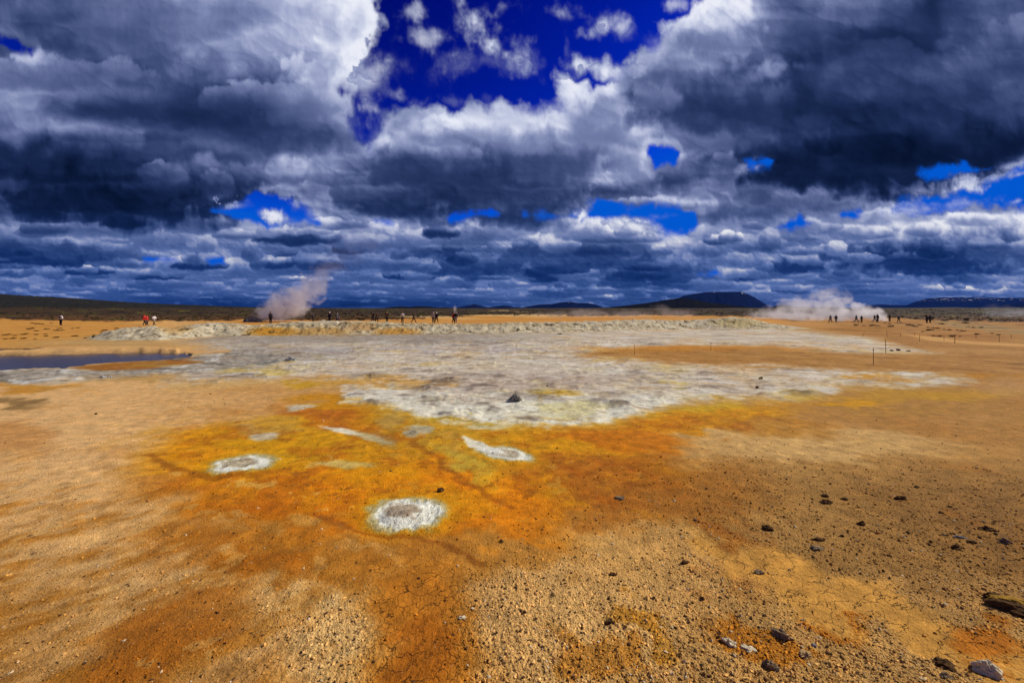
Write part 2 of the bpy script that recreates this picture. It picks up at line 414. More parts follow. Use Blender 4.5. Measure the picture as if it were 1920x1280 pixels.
MOUNDS = [  # photo x, y of the base centre, radius m, height m, sharp
 (758,970,.24,.06,1.6),(965,750,.17,.13,1.0),(1030,720,.35,.05,1.5),(1012,733,.45,.04,1.5),(1385,703,.5,.05,1.5),(545,677,.55,.12,1.2),
 (925,735,.4,.05,1.5),(1160,665,.5,.05,1.4),(850,705,.5,.05,1.4),(480,640,.8,.1,1.3),(780,812,.20,.045,1.6),(1040,722,.3,.05,1.4),(890,730,.3,.06,1.3),(1310,712,.3,.05,1.3),
 (690,728,.35,.03,1.6),(700,668,.7,.05,1.5),(1180,672,.5,.08,1.3),(1060,752,.25,.05,1.3),(958,716,.3,.05,1.3),(1110,724,.22,.06,1.3),(20,757,.35,-.05,1.5),(500,818,.16,.02,1.5),(455,872,.3,.015,1.8),(955,852,.3,.015,1.8)]

def macro(x, y):
    """large forms of the ground, metres"""
    D = np.maximum(y, 1.0); px = 960 + FOC * np.clip(x / D, -2.2, 2.2)
    r = np.sqrt(x * x + y * y)
    fwd = sm(.5, 3, y)
    zl = -0.80 * sm(21, 62, D); zm = -0.35 * sm(36, 60, D); zr = -1.15 * sm(34, 88, D)
    a = sm(420, 300, px); b = sm(1380, 1560, px)
    z = (zl * a + zr * b + zm * (1 - a - b)) * fwd
    # beyond the people the plain climbs slowly to the skyline
    far = sm(85, 700, r)
    z = z * (1 - far) + far * (4.0 * sm(200, 1600, r) + .4)
    hill = tab(px, [(-900,40),(-300,30),(0,17),(120,13.5),(240,9),(360,5.5),(480,2.5),(620,0.5),(900,0),(2500,0)])
    z = z + hill * sm(180, 760, r) * sm(30, 200, y)
    # bank of pale mud behind the flats
    cz = tab(px, CREST); fz = tab(px, FOOT)
    Df = FOC * EYE / np.maximum(fz - 580, 8); wid = 2.4
    Dc = Df + wid
    hgt = np.maximum(EYE - (cz - 580) / FOC * Dc, 0) * sm(130, 230, px) * sm(1600, 1480, px) * fwd
    hgt = np.where(fz - cz < 1, 0, hgt)
    t = (D - Df) / wid
    prof = sm(-.05, 1.05, t) ** .8 * sm(3.6, 1.25, t)
    bank = hgt * prof
    z = z + bank
    return z, bank, t, hgt

def project(x, y, z):
    D = np.maximum(y, .4)
    return 960 + FOC * np.clip(x / D, -3, 3), 580 + np.clip(FOC * (EYE - z) / D, -900, 4000)

def unproj(px, py):
    """photo pixel -> ground point on the flat (near field)"""
    D = FOC * EYE / (py - 580)
    for _ in range(4):
        x = (px - 960) / FOC * D
        z = macro(np.array([x]), np.array([D]))[0][0]
        D = .5 * D + .5 * FOC * (EYE - z) / max(py - 580, 2)
    return (px - 960) / FOC * D, D

def ground_field(x, y):
    """returns z, albedo colour, masks(gravel, crack, pale) for points on the ground"""
    r = np.sqrt(x * x + y * y); az = np.arctan2(x, y); lr = np.log(r)
    z, bank, bt, bh = macro(x, y)
    PX, PY = project(x, y, z)
    near = r < 60
    # noise fields: relative to distance (for the edges of the stains) and in metres
    wa = fbm(az * 9, lr * 9, 6, 201, .55); wb = fbm(az * 9 + 40, lr * 9, 6, 203, .55)
    wc = fbm(az * 30, lr * 30, 3, 207, .6)
    m1 = fbm(x * .9, y * .9, 6, 211, .6); m2 = fbm(x * .25, y * .25, 5, 213, .55)
    m3 = np.zeros_like(x); m4 = np.zeros_like(x); mr = np.zeros_like(x); m5 = np.zeros_like(x)
    q = r < 30
    m3[q] = fbm(x[q] * 5, y[q] * 5, 2, 215, .6) * sm(13, 6, r[q])
    mr[q] = fbm(x[q] * 2.4, y[q] * 2.4, 2, 219, .5, ridge=True)
    q2 = r < 9
    m4[q2] = fbm(x[q2] * 30, y[q2] * 30, 2, 217, .6)
    m5[q2] = fbm(x[q2] * 10, y[q2] * 10, 2, 223, .6, ridge=True)
    wind = fbm(x * .8 + y * .5, (y - x * .75) * 2.2, 5, 221, .6)        # long streaks running to the upper right
    wx = PX + 800 * .045 * wa; wy = 580 + (PY - 580) * np.exp(.11 * wb)
    wx2 = PX + 800 * .02 * wa + 10 * wc; wy2 = 580 + (PY - 580) * np.exp(.018 * wb + .012 * wc)
    n = x.shape
    def C(*c): return np.array(c, np.float32)
    col = np.empty(n + (3,), np.float32); col[:] = C(186, 136, 78)
    gravel = np.full(n, .3, np.float32); crack = np.zeros(n, np.float32); pale = np.zeros(n, np.float32)
    def lay(a, c, g=None):
        a = np.clip(a, 0, 1)[..., None]
        nonlocal col
        col = col * (1 - a) + C(*c) * a if not isinstance(c, np.ndarray) else col * (1 - a) + c * a
    def ell(cx, cy, rx, ry, rot=0, soft=.5, w=1):
        X_, Y_ = (wx, wy) if w else (wx2, wy2)
        dx = X_ - cx; dy = Y_ - cy; c, s = math.cos(rot), math.sin(rot)
        d = np.sqrt(((dx * c + dy * s) / rx) ** 2 + ((-dx * s + dy * c) / ry) ** 2)
        return sm(1 + soft, 1 - soft * .6, d)
    def poly(pts, soft=6, w=1):
        X_, Y_ = (wx, wy) if w else (wx2, wy2)
        # distances measured relative to depth, so edges are as wide across as along the ground
        f = (PY - 580); 
        d = poly_sd(X_, Y_ * 1.0, pts)
        return sm(-soft, soft, d)
    fwd = (y > .3)
    # --- tan ground, left paler and pinker, right browner
    lay(sm(850, 120, wx) * sm(1300, 860, wy), (220, 176, 128))
    lay(sm(1250, 1700, wx) * sm(1000, 760, wy) * .8, (170, 122, 60))
    lay(.4 * sm(.0, .9, m1 + wc * .4), (170, 112, 46))
    lay(.35 * sm(0, .8, -m1), (214, 168, 118))
    # windblown streaks at the lower left
    zone = sm(780, 560, wx + (wy - 1000) * .5) * sm(840, 980, wy + m2 * 60)
    lay(zone * .85 * sm(-.15, .5, wind + .3 * m3), (178, 116, 38))
    lay(zone * .85 * sm(.0, .5, -wind), (218, 172, 116))
    lay(ell(90, 1150, 260, 110) * .5 * sm(-.5, .4, wind + m3 * .4), (150, 96, 26))
    # --- gravelly brown slope at the right
    gz = sm(930, 1400, wx + (wy - 900) * .25) * sm(800, 900, wy - (wx - 1300) * .03)
    lay(gz * .92, (190, 146, 82))
    lay(sm(1200, 1800, wx) * sm(830, 920, wy) * sm(1130, 1000, wy - (wx - 1500) * .25) * (.7 + .3 * m1), (140, 98, 46))
    lay(ell(1420, 832, 330, 26, .02) * .75, (206, 168, 116)); lay(ell(1240, 845, 90, 14, .2) * .6, (212, 176, 128))
    lay(sm(1050, 1150, wy) * sm(900, 1100, wx) * .5, (206, 160, 96))
    lay(ell(1150, 900, 260, 70, .1) * .6, (160, 96, 22))
    lay(ell(1120, 1060, 240, 80, .1) * .7, (222, 172, 104))
    lay(gz * .5 * sm(.25, .9, m1 + .3 * m3), (150, 88, 26))
    lay(gz * .4 * sm(.2, .8, m2), (186, 138, 76))
    gravel = np.maximum(gravel, gz * .95)
    bz = sm(-.5, .2, m1 * .8 + wa * .5) * sm(300, 520, wx + (1100 - wy) * .8) * sm(1030, 1140, wy - 30 * m1) * sm(800, 680, wx)
    lay(bz * (.25 + .7 * sm(-.35, .35, m1 + .5 * wc)), (224, 184, 124)); gravel = np.maximum(gravel, bz * .7)
    lay(ell(1040, 1200, 190, 110) * .8, (222, 178, 114)); gravel = np.maximum(gravel, ell(1040, 1180, 220, 140) * .85)
    lay(ell(310, 1200, 160, 60, -.5) * .75, (158, 92, 20))
    lay(ell(330, 1010, 60, 40, -.4) * .4, (158, 92, 20))
    # --- sulphur orange and yellow stains
    O1 = (214, 140, 4); O2 = (192, 110, 8); RU = (158, 84, 12); YE = (204, 148, 10); OL = (190, 152, 54)
    gap = sm(.05, .55, -m2 - .5 * wa + .4 * m1)      # bare tan shows between the rust
    lay(ell(560, 990, 270, 85, .12) * (.85 - .75 * gap), (180, 112, 26))
    lay(ell(740, 1050, 170, 50, .1) * (.7 - .6 * gap), (184, 122, 42))
    lay(ell(480, 1055, 110, 32, .1) * .7, (160, 92, 14)); lay(ell(640, 985, 70, 16, .1) * .5 + ell(560, 935, 50, 10, .2) * .45 + ell(420, 905, 50, 8, 0) * .5 + ell(690, 1035, 60, 14, .2) * .45, (216, 168, 108))
    lay(ell(960, 1020, 120, 40, .1) * .6, (180, 116, 34))
    lay(ell(640, 925, 310, 62, .05) * (.95 - .35 * gap), O2)
    lay(ell(1060, 868, 190, 52, .08) * (.85 - .4 * gap), (180, 108, 14))
    lay(ell(1110, 930, 120, 56, .2) * (.65 - .4 * gap), (172, 102, 24))
    lay(ell(450, 850, 160, 42, .0) * .95, O1)
    lay(ell(800, 910, 220, 62, .1) * .95, (216, 140, 4))
    lay(ell(900, 960, 150, 40, .25) * .7, (212, 122, 8))
    lay(ell(640, 945, 60, 40, .4) * .6, (212, 122, 4))
    lay(ell(930, 915, 110, 22, .25) * .7, (228, 134, 4))
    lay(ell(1000, 815, 190, 26, .1) * .95, (204, 142, 12))
    lay(ell(1160, 822, 110, 18, .1) * .85, (194, 112, 6))
    lay(ell(620, 835, 200, 30, .05) * .8, (190, 128, 12))
    lay(ell(520, 830, 130, 20, -.05) * .75, YE)
    lay(ell(560, 858, 120, 16, -.05) * .7, (200, 146, 16))
    lay(ell(640, 805, 150, 20, .1) * .7, YE)
    lay(ell(690, 768, 120, 17, .12) * .95, (196, 132, 10))
    lay(ell(640, 790, 110, 14, .2) * .7, (176, 92, 10))
    lay(ell(780, 795, 90, 20, .1) * .8, (186, 136, 22))
    lay(ell(870, 840, 90, 36, .2) * .55, OL)
    lay(ell(880, 878, 60, 18, .4) * .6, (192, 168, 70))
    lay(ell(1300, 778, 170, 19, -.05) * .95, (206, 144, 14))
    lay(ell(1210, 800, 130, 15, .0) * .85, (200, 128, 10))
    lay(ell(1420, 795, 130, 16, .05) * .5, (176, 116, 24))
    lay(ell(500, 800, 60, 12, 0) * .5, (176, 140, 80))
    # veined, crusty patches inside the stain, with crisp borders
    sn = np.zeros(n, np.float32); sn2 = np.zeros(n, np.float32); qq = (r < 14) & (PX > -100) & (PX < 1900)
    sn[qq] = fbm(x[qq] * 1.6 + 3, y[qq] * 1.6, 5, 291, .62); sn2[qq] = fbm(x[qq] * 3.4, y[qq] * 3.4 + 9, 4, 293, .62)
    S = np.clip(ell(760, 880, 460, 90, .06) + ell(1250, 785, 220, 24, 0), 0, 1)
    lay(S * sm(.16, .26, sn) * .42, (226, 158, 10)); lay(S * sm(.20, .28, -sn) * .42, (170, 88, 8))
    lay(S * sm(.42, .48, sn2) * .40, (212, 166, 84)); lay(S * sm(.40, .46, -sn2) * .40, (136, 72, 14))
    L2 = sm(760, 600, wx) * sm(820, 900, wy)
    lay(L2 * sm(.36, .42, sn2) * .35, (224, 182, 124)); lay(L2 * sm(.38, .44, -sn2) * .35, (150, 100, 40))
    # rusty cracked tongue, bottom centre
    tg = poly([(690,1075),(760,1060),(840,1080),(880,1150),(905,1220),(930,1330),(650,1330),(690,1240),(720,1180),(680,1120)], 42)
    lay(tg * (.85 - .35 * gap), (184, 112, 26)); crack = np.maximum(crack, tg)
    lay(ell(790, 1220, 60, 60) * .5, (152, 80, 8))
    lay(ell(1130, 1240, 90, 34, .5) * .55, (176, 106, 16)); lay(ell(1200, 1170, 60, 26, .5) * .6, (180, 116, 14))
    lay(ell(1440, 1215, 110, 24, .4) * .7, (184, 110, 16)); lay(ell(1350, 1000, 60, 20, .3) * .5, (160, 86, 12))
    # smooth cracked clay at the lower right
    sc = poly([(1290,1010),(1400,1030),(1520,1060),(1640,1110),(1760,1150),(1830,1190),(1920,1210),(1960,1300),(1840,1270),(1720,1220),(1600,1170),(1480,1130),(1370,1080),(1290,1050)], 16)
    lay(sc * .9, (204, 148, 72)); crack = np.maximum(crack, sc); gravel = gravel * (1 - sc * .8)
    lay(ell(1560, 1165, 50, 14, .3) * .7 + ell(1850, 1205, 70, 30, .3) * .8, (176, 100, 14))
    gravel = gravel * (1 - tg * .5)
    # --- white crusts around the small vents in front
    W = (228, 230, 238); GP = (164, 148, 136)
    def vent(cx, cy, rx, ry, rot, inner=GP, ir=.5):
        nonlocal pale
        pale = np.maximum(pale, ell(cx, cy, rx * 1.05, ry * 1.05, rot, .15, 0))
        lay(ell(cx, cy, rx * 1.5, ry * 1.5, rot, .45, 0) * .6, (206, 150, 10))
        lay(ell(cx, cy, rx * 1.15, ry * 1.15, rot, .22, 0) * .95, (188, 178, 146))
        lay(ell(cx, cy, rx * .92, ry * .9, rot, .12, 0) * .97, W)
        lay(ell(cx - rx * .1, cy - ry * .12, rx * ir, ry * ir, rot, .3, 0) * .85, inner)
        lay(ell(cx - rx * .1, cy - ry * .12, rx * ir, ry * ir, rot, .3, 0) * sm(0, .6, m3 + m4 * .6) * .5, (120, 98, 84))
    vent(764, 964, 62, 27, -.1)
    vent(455, 870, 56, 13, -.14, (186, 172, 154), .55)
    vent(950, 851, 50, 12, .18, (186, 172, 158), .6)
    lay(ell(905, 835, 38, 7, .35, .3, 0) * .9, W)
    lay(ell(780, 808, 26, 10, -.1, .3, 0) * .95, (176, 166, 150))
    lay(ell(498, 817, 26, 9, -.1, .4, 0) * .9, (196, 184, 176))
    lay(ell(560, 764, 26, 6, -.15, .4, 0) * .9, (196, 188, 180))
    lay(ell(640, 806, 36, 5, .2, .4, 0) * .85, W); lay(ell(700, 820, 34, 6, .3, .5, 0) * .8, (200, 194, 170))
    lay(ell(720, 826, 26, 12, .3, .5, 0) * .5, (150, 134, 110)); lay(ell(735, 790, 20, 14, 0, .6, 0) * .5, (176, 150, 110))
    lay(ell(640, 870, 50, 6, 0, .5, 0) * .75, (204, 184, 130)); lay(ell(915, 800, 34, 5, 0, .5, 0) * .9, (204, 200, 184))
    lay(ell(570, 975, 30, 10, .1, .4, 0) * .55, (206, 158, 90)); lay(ell(450, 960, 14, 8, 0, .4, 0) * .6, (206, 158, 96)); lay(ell(500, 985, 26, 12, .3, .5, 0) * .4, (190, 140, 70))
    # thin dark rill lines
    for pts in ([(600,968),(640,985),(690,1000),(780,1010),(860,1030),(900,1060)], [(780,830),(840,880),(900,920),(960,950)], [(280,850),(330,880),(400,895),(470,890),(540,880)]):
        d = np.full(n, 1e9, np.float32)
        for (ax, ay), (bx, by) in zip(pts[:-1], pts[1:]):
            ex, ey = bx - ax, (by - ay) * 1.6
            wx_, wy_ = wx2 - ax, (wy2 - ay) * 1.6
            t = np.clip((wx_ * ex + wy_ * ey) / (ex * ex + ey * ey), 0, 1)
            d = np.minimum(d, np.hypot(wx_ - t * ex, wy_ - t * ey))
        lay(sm(12, 2, d + m3 * 5) * .45, (128, 66, 12))
    # --- the pale mud flats
    flat = sm(-9, 8, poly_sd(wx2, wy2, [(300,722),(345,714),(420,713),(500,712),(600,706),(690,712),(650,728),(640,752),(700,757),(760,768),(800,786),(860,791),(960,794),(1060,797),(1150,790),(1230,768),(1290,750),(1400,742),(1480,748),(1560,738),(1590,722),(1700,724),(1830,714),(1810,704),(1700,698),(1560,693),(1440,688),(1300,684),(1200,676),(1080,668),(1110,660),(1180,656),(1280,647),(1440,648),(1500,656),(1600,662),(1700,664),(1770,662),(1720,652),(1640,640),(1660,636),(1600,630),(1530,624),(1440,612),(1300,612),(900,622),(400,628),(300,640),(420,655),(420,668),(380,680),(330,700)]) + (9 * wc + 8 * m1) * sm(610, 690, PY) + 2 * wc)
    lf = poly([(-500,760),(-500,690),(0,692),(120,690),(200,684),(330,668),(420,662),(470,690),(330,700),(250,706),(120,716),(30,722),(0,716)], 5, 0)
    ffx = np.clip(flat, 0, 1)
    fl = np.empty(n + (3,), np.float32); fl[:] = C(196, 180, 156)
    def mixf(a, c):
        nonlocal fl
        a = np.clip(a, 0, 1)[..., None]; fl = fl * (1 - a) + C(*c) * a
    m6 = fbm(x * .5 + 4, y * 1.0, 6, 231, .62); m7 = fbm(x * .7 + 9, y * 1.4, 6, 233, .62)
    mixf(sm(.05, .5, m6), (214, 210, 198))
    mixf(sm(.05, .6, -m6) * .8, (148, 130, 114))
    mixf(sm(.05, .5, m7) * .85, (208, 194, 142))
    mixf(sm(.2, .7, -m7) * .6, (164, 156, 150))
    mixf(sm(.05, .5, m2 * .7 + wa * .6) * .75, (194, 158, 106)); mixf(sm(.35, .6, wb * .8 + m6 * .4) * .6, (204, 168, 80))
    mixf(sm(.25, .7, m1 * .6 - m6 * .5 + .3 * wc) * .7, (96, 84, 78))
    m8 = fbm(az * 12, lr * 34, 5, 235, .6)
    mixf(sm(.1, .55, m8) * .6, (222, 218, 206)); mixf(sm(.1, .6, -m8) * .6, (134, 120, 106))
    # dark wet grey at the far side and to the left
    wet = np.maximum(ell(440, 668, 190, 16, -.02) * .8, sm(652, 636, wy + 8 * wa) * sm(200, 420, wx) * sm(1150, 800, wx))
    mixf(wet * (.6 + .35 * m7), (116, 108, 100))
    mixf(ell(400, 676, 130, 14, 0) * .7 * sm(-.2, .3, m7), (84, 90, 90))
    mixf(ell(780, 655, 260, 5, 0) * .35, (150, 150, 168))
    mixf(sm(715, 765, wy) * .8 * sm(-.3, .2, m6 + .3), (228, 228, 208)); mixf(ell(1000, 690, 260, 16, 0) * .3 + ell(700, 740, 60, 10, 0) * .4, (206, 198, 178))
    mixf(ell(940, 715, 200, 16, 0) * .5, (168, 146, 130))
    halo = sm(-26, 2, poly_sd(wx2, wy2, FLAT2) + 6 * wc) * (1 - ffx) * sm(690, 730, PY)
    lay(halo * .6, (202, 176, 112))
    col = col * (1 - ffx[..., None]) + fl * ffx[..., None]
    lfa = np.clip(lf, 0, 1)[..., None]
    col = col * (1 - lfa) + C(150, 140, 124) * lfa
    lay(lf * sm(.0, .4, m6 + .2 * m7), (212, 212, 206)); lay(lf * sm(.1, .5, -m7) * .9, (72, 68, 62))
    pale = np.maximum(ffx, lf)
    gravel = gravel * (1 - pale * .7)
    # yellow and ochre spots on the flats
    for (cx, cy, rx, ry, c, a) in [(1040,736,44,9,(190,150,30),.9),(1020,727,16,8,(196,182,110),.7),(1060,765,70,8,(206,196,120),.6),(470,694,60,5,(190,166,80),.9),(560,718,40,4,(196,150,30),.8),
        (720,717,110,7,(200,150,60),.85),(850,789,60,5,(178,146,20),.9),(1050,781,70,6,(190,160,80),.7),(1270,720,24,5,(196,166,50),.8),(1250,690,30,8,(200,176,110),.6),(1330,760,60,9,(196,160,40),.7),
        (1490,741,40,7,(196,160,60),.8),(1620,709,50,5,(206,146,14),.95),(1680,716,50,4,(186,130,30),.8),(1590,757,62,6,(206,146,10),.95),(1690,745,120,8,(188,142,36),.6),(1800,738,90,10,(190,142,34),.6),(1860,704,90,6,(182,122,22),.7),
        (1720,768,200,7,(170,128,56),.35),(1300,655,200,3,(206,150,40),.6),(720,658,50,3,(200,170,100),.6),(830,680,30,4,(200,170,90),.6),(1150,675,50,3,(196,160,80),.6),(1760,680,120,6,(176,126,60),.4),(1900,728,80,12,(190,146,100),.6)]:
        lay(ell(cx, cy, rx, ry, 0, .6) * a, c)
    # orange sandy tongue crossing the flats
    st = 1.0 * poly([(1060,664),(1130,658),(1200,652),(1290,648),(1440,651),(1500,656),(1620,664),(1760,664),(1960,664),(2300,690),(2300,705),(1960,705),(1700,694),(1560,688),(1440,682),(1300,680),(1230,674),(1150,668)], 3, 0) * (1 - .8 * sm(.1, .5, m7) * sm(1330, 1120, PX))
    lay(st * .92, (166, 118, 58)); lay(st * sm(-.1, .5, m8) * .5, (196, 150, 96)); lay(st * sm(.2, .6, -m8 + .3 * wc) * .6, (118, 76, 32)); lay(ell(1350, 652, 260, 3.5, 0) * .6, (196, 126, 30)); pale = pale * (1 - st)
    # brown spit by the pond
    sp = poly([(125,692),(170,684),(260,677),(340,674),(380,678),(330,684),(270,692),(180,694)], 3, 0)
    pale = pale * (1 - .9 * sp); lay(sp * .95, (150, 92, 18)); lay(ell(345, 673, 34, 4, -.1) * .8, (160, 98, 20)); lay(ell(300, 684, 60, 4, 0) * .4, (170, 140, 70))
    lay(ell(300, 672, 60, 3, 0) * .7, (60, 62, 66))
    lay(ell(230, 709, 120, 5, -.02) * .6, (176, 140, 84))
    lay(ell(20, 755, 60, 8, .1) * .7, (118, 92, 54)); lay(ell(60, 730, 90, 5, 0) * .6, (178, 118, 20)); lay(ell(30, 820, 60, 26, 0) * .4, (160, 96, 34))
    # --- sand beyond: left shore, bank, right rise
    ls = sm(656, 648, wy2) * sm(420, 250, wx + (640 - wy) * 1.5) * fwd
    lay(ls, (196, 142, 72)); lay(ls * sm(-.2, .6, m2 + .3 * wa) * .7, (178, 118, 46))
    pale = pale * (1 - ls); gravel = gravel * (1 - ls * .6)
    lay(ls * ell(330, 640, 250, 12, -.02) * .6, (178, 154, 126))
    rs = sm(666, 655, wy2 + (1750 - wx) * .06) * sm(1470, 1620, wx - (620 - wy) * 3) * fwd
    rs = rs * (1 - poly([(1440,612),(1530,622),(1600,627),(1660,632),(1740,660),(1600,664),(1400,650)], 4, 0))
    lay(rs, (166, 118, 60)); lay(rs * sm(.0, .5, -wa + .4 * wc) * .45, (192, 148, 96)); lay(rs * sm(.25, .6, wc + .4 * wa) * .5, (112, 76, 38)); lay(rs * sm(0, .5, m2 + .4 * wb) * .7, (160, 104, 44))
    lay(rs * ell(1610, 616, 70, 6, 0) * .7, (160, 108, 36)); lay(rs * poly([(1690,624),(1800,638),(1960,646),(1960,652),(1820,645),(1740,638)], 2, 0) * .9, (204, 156, 96))
    lay(rs * ell(1860, 616, 110, 7, .1) * sm(-.1, .3, wb + wc * .5) * .9, (150, 136, 104)); lay(rs * sm(.1, .5, wb * .8 + wc * .7 - .1) * sm(640, 605, wy) * .85, (64, 44, 24))
    pale = pale * (1 - rs)
    # bank of pale altered mud with ochre streaks
    bk = sm(.015, .10, bank) * sm(2.2, 1.4, bt)
    bc = np.empty(n + (3,), np.float32); bc[:] = C(188, 176, 150)
    def mixb(a, c):
        nonlocal bc
        a = np.clip(a, 0, 1)[..., None]; bc = bc * (1 - a) + C(*c) * a
    bn = fbm(x * 1.3, y * 2.0, 6, 241, .62); bn2 = fbm(x * .45 + 7, y * .9, 4, 243, .55)
    mixb(sm(.1, .6, bn), (210, 202, 182)); mixb(sm(.05, .5, -bn) * .8, (140, 124, 98)); mixb(sm(.45, .8, bn2) * .6, (186, 142, 74))
    for (cx, cy, rx, ry, c, a) in [(510,622,44,9,(190,132,30),.95),(590,622,70,9,(184,140,70),.75),(680,612,30,8,(176,136,84),.8),(745,622,44,8,(186,134,54),.9),(330,618,28,8,(188,148,86),.8),(1385,604,44,8,(180,160,100),.6),(760,608,300,3,(150,130,90),.4)]:
        dx = (PX + 10 * wc - cx) / rx; dy = (PY + 3 * wa - cy) / ry
        mixb(sm(1.5, .5, np.hypot(dx, dy)) * a, c)
    mixb(sm(.3, .6, -bn + .4 * wc) * .85, (60, 48, 30)); mixb(sm(.45, .7, gnoise(x * 4, y * 7, 247)) * .8, (52, 42, 28))
    col = col * (1 - bk[..., None]) + bc * bk[..., None]
    pale = np.maximum(pale, bk * .8); pshade = np.clip(pale - bk * .7, 0, 1)
    # warm sand behind the bank
    bs = sm(1.6, 2.4, bt) * (D_ := np.ones(n)) * sm(330, 420, wx) * sm(1500, 1420, wx) * fwd
    lay(bs, (192, 134, 64)); lay(bs * sm(.0, .5, wb) * .5, (206, 160, 96))
    pale = np.where(bs > .5, 0, pale)
    # --- dark heath
    hl = tab(PX, [(-400,600),(0,598),(120,601),(300,602),(420,600),(640,601),(700,600),(760,598),(840,594),(900,591),(1000,591),(1100,592),(1250,590),(1400,594),(1500,598),(1600,596),(1700,597),(1800,602),(1920,603),(2300,604)])
    hw = fbm(az * 45, r * .02, 4, 251, .6)
    ht = sm(1.2, -1.2, PY + hw * 3.0 - hl) * sm(70, 84, r) * (1 - sm(.02, .1, bank))
    he = np.empty(n + (3,), np.float32); he[:] = C(58, 42, 22)
    hn = fbm(az * 26, lr * 7, 6, 253, .6); hn2 = fbm(az * 70, lr * 26, 5, 255, .65)
    def mixh(a, c):
        nonlocal he
        a = np.clip(a, 0, 1)[..., None]; he = he * (1 - a) + C(*c) * a
    mixh(sm(588, 597, PY) * (.75 + .4 * hn2), (104, 66, 32))
    mixh(sm(.0, .5, hn) * .8, (66, 62, 22)); mixh(sm(.35, .6, hn + .3 * hn2) * .7, (104, 96, 34))
    mixh(sm(.1, .5, -hn) * .8, (24, 20, 12)); mixh(sm(.25, .6, hn2) * .55 * sm(584, 592, PY), (140, 100, 60))
    mixh(sm(578.5, 576, PY) * .8 + sm(900, 1500, r) * .7, (18, 22, 18))
    hta = np.clip(ht, 0, 1)[..., None]
    col = col * (1 - hta) + he * hta
    for (cx, cy, rx, ry, a) in [(800,594,60,1.6,.8),(960,591,90,1.5,.7),(860,597,50,1.3,.6),(945,582.5,26,.9,.8),(980,585,20,.7,.5),(1010,593,120,1.0,.5)]:
        dx = (PX + 12 * wc - cx) / rx; dy = (PY + .6 * wa - cy) / ry
        lay(sm(1.4, .6, np.hypot(dx, dy)) * a, (206, 176, 132))
    gravel = gravel * (1 - ht); gravel[r > 60] = .2
    # pond beds
    pd = np.maximum(poly(POND, 1.6, 0) if False else sm(-1.2, 1.2, poly_sd(PX + 3 * wa, PY + .9 * wb, POND)), sm(-1, 1, poly_sd(PX, PY + .5 * wb, POND2))) * fwd
    lay(pd, (60, 56, 70))
    lay(sm(-7, -1, poly_sd(PX, PY * 1.0, [(-400,664),(60,660),(120,656),(200,658),(330,660),(330,664),(200,666),(60,669),(-400,670)])) * (1 - pd) * .9 * fwd, (200, 158, 110))
    # shade-free mottling
    g = 1 + .05 * m3 + .06 * wc
    col = col * g[..., None]
    # ---------------- relief
    dz = np.zeros_like(x)
    dz += .018 * m1 * sm(1, 3, r) * sm(40, 15, r) + .006 * m3
    dz += (.0045 + .013 * gravel * (1 - pale)) * m4 * sm(3.4, 2.2, r) * .6
    dz += .012 * gravel * (1 - pale) * np.maximum(m5, 0) * sm(6, 3.5, r) * .6
    dz += pale * ( .036 * np.maximum(mr, -.2) * sm(30, 22, r) * sm(.0, .5, m7 - m6 * .3 + .25) + .02 * m6)
    dz += bk * (.11 * fbm(x * 1.1, y * 1.1, 5, 261, .6, ridge=True) + .05 * bn) * sm(.0, .3, bank)
    dz += zone * .010 * wind
    for (cx, cy, rad, h, k) in MOUNDS:
        mx, my = unproj(cx, cy)
        m = (np.abs(x - mx) < rad * 2.5) & (np.abs(y - my) < rad * 2.5)
        if not m.any(): continue
        d = np.hypot(x[m] - mx, (y[m] - my)) / rad + .22 * m1[m] + .18 * m3[m]
        s = np.clip(1 - d, 0, 1) ** (1.0 if k < 1.2 else 1.5)
        dz[m] += h * s * (1 + .35 * m3[m])
        if h > .1: col[m] = col[m] * (1 - s[:, None] * .75) + C(84, 80, 66) * s[:, None] * .75
        elif h > .03: col[m] = col[m] * (1 - s[:, None] * .3) + C(140, 120, 106) * s[:, None] * .3
    rs_ = np.random.RandomState(5)
    for i in range(190):
        cx = rs_.uniform(380, 1600); cy = rs_.uniform(640, 785) 
        mx, my = unproj(cx, cy); rad = rs_.uniform(.12, .42) * (1 + (785 - cy) / 120); h = rs_.uniform(.01, .045) * (rad / .3)
        m = (np.abs(x - mx) < rad * 1.6) & (np.abs(y - my) < rad * 1.6)
        if not m.any(): continue
        d = np.hypot(x[m] - mx, y[m] - my) / rad + .25 * m1[m] + .3 * m3[m]
        s = np.clip(1 - d, 0, 1) ** 1.3 * np.clip(flat[m] * (1 - st[m]), 0, 1)
        dz[m] += min(h, .12) * s
        dk = rs_.rand() < .3
        if dk: col[m] = col[m] * (1 - s[:, None] * .8) + C(104, 90, 78) * s[:, None] * .8
    # raised crust rims of the small vents
    for cx, cy, rad, hh in ((764, 966, .30, .013), (455, 871, .34, .009), (952, 852, .28, .009)):
        mx, my = unproj(cx, cy); m = (np.abs(x - mx) < rad * 2) & (np.abs(y - my) < rad * 2)
        d = np.hypot(x[m] - mx, y[m] - my) / rad + .18 * m5[m] + .15 * m1[m]
        dz[m] += hh * np.exp(-((d - .95) / .16) ** 2) * (1 + .5 * m5[m]) + hh * .8 * np.exp(-((d - .45) / .14) ** 2)
    # heath undulation
    und = fbm(x / 60, y / 60, 5, 271, .6) * 1.0 * sm(100, 260, r) + fbm(x / 300, y / 300, 4, 273) * 4.5 * sm(500, 1500, r)
    und += fbm(x / 7, y / 7, 4, 275, .6) * .22 * sm(84, 110, r) * sm(500, 250, r)
    dz += und
    zz = z + dz
    zz = np.where(pd > .02, np.minimum(zz, -.02 + .1 * (1 - pd)) - .22 * sm(.1, .9, pd), zz)
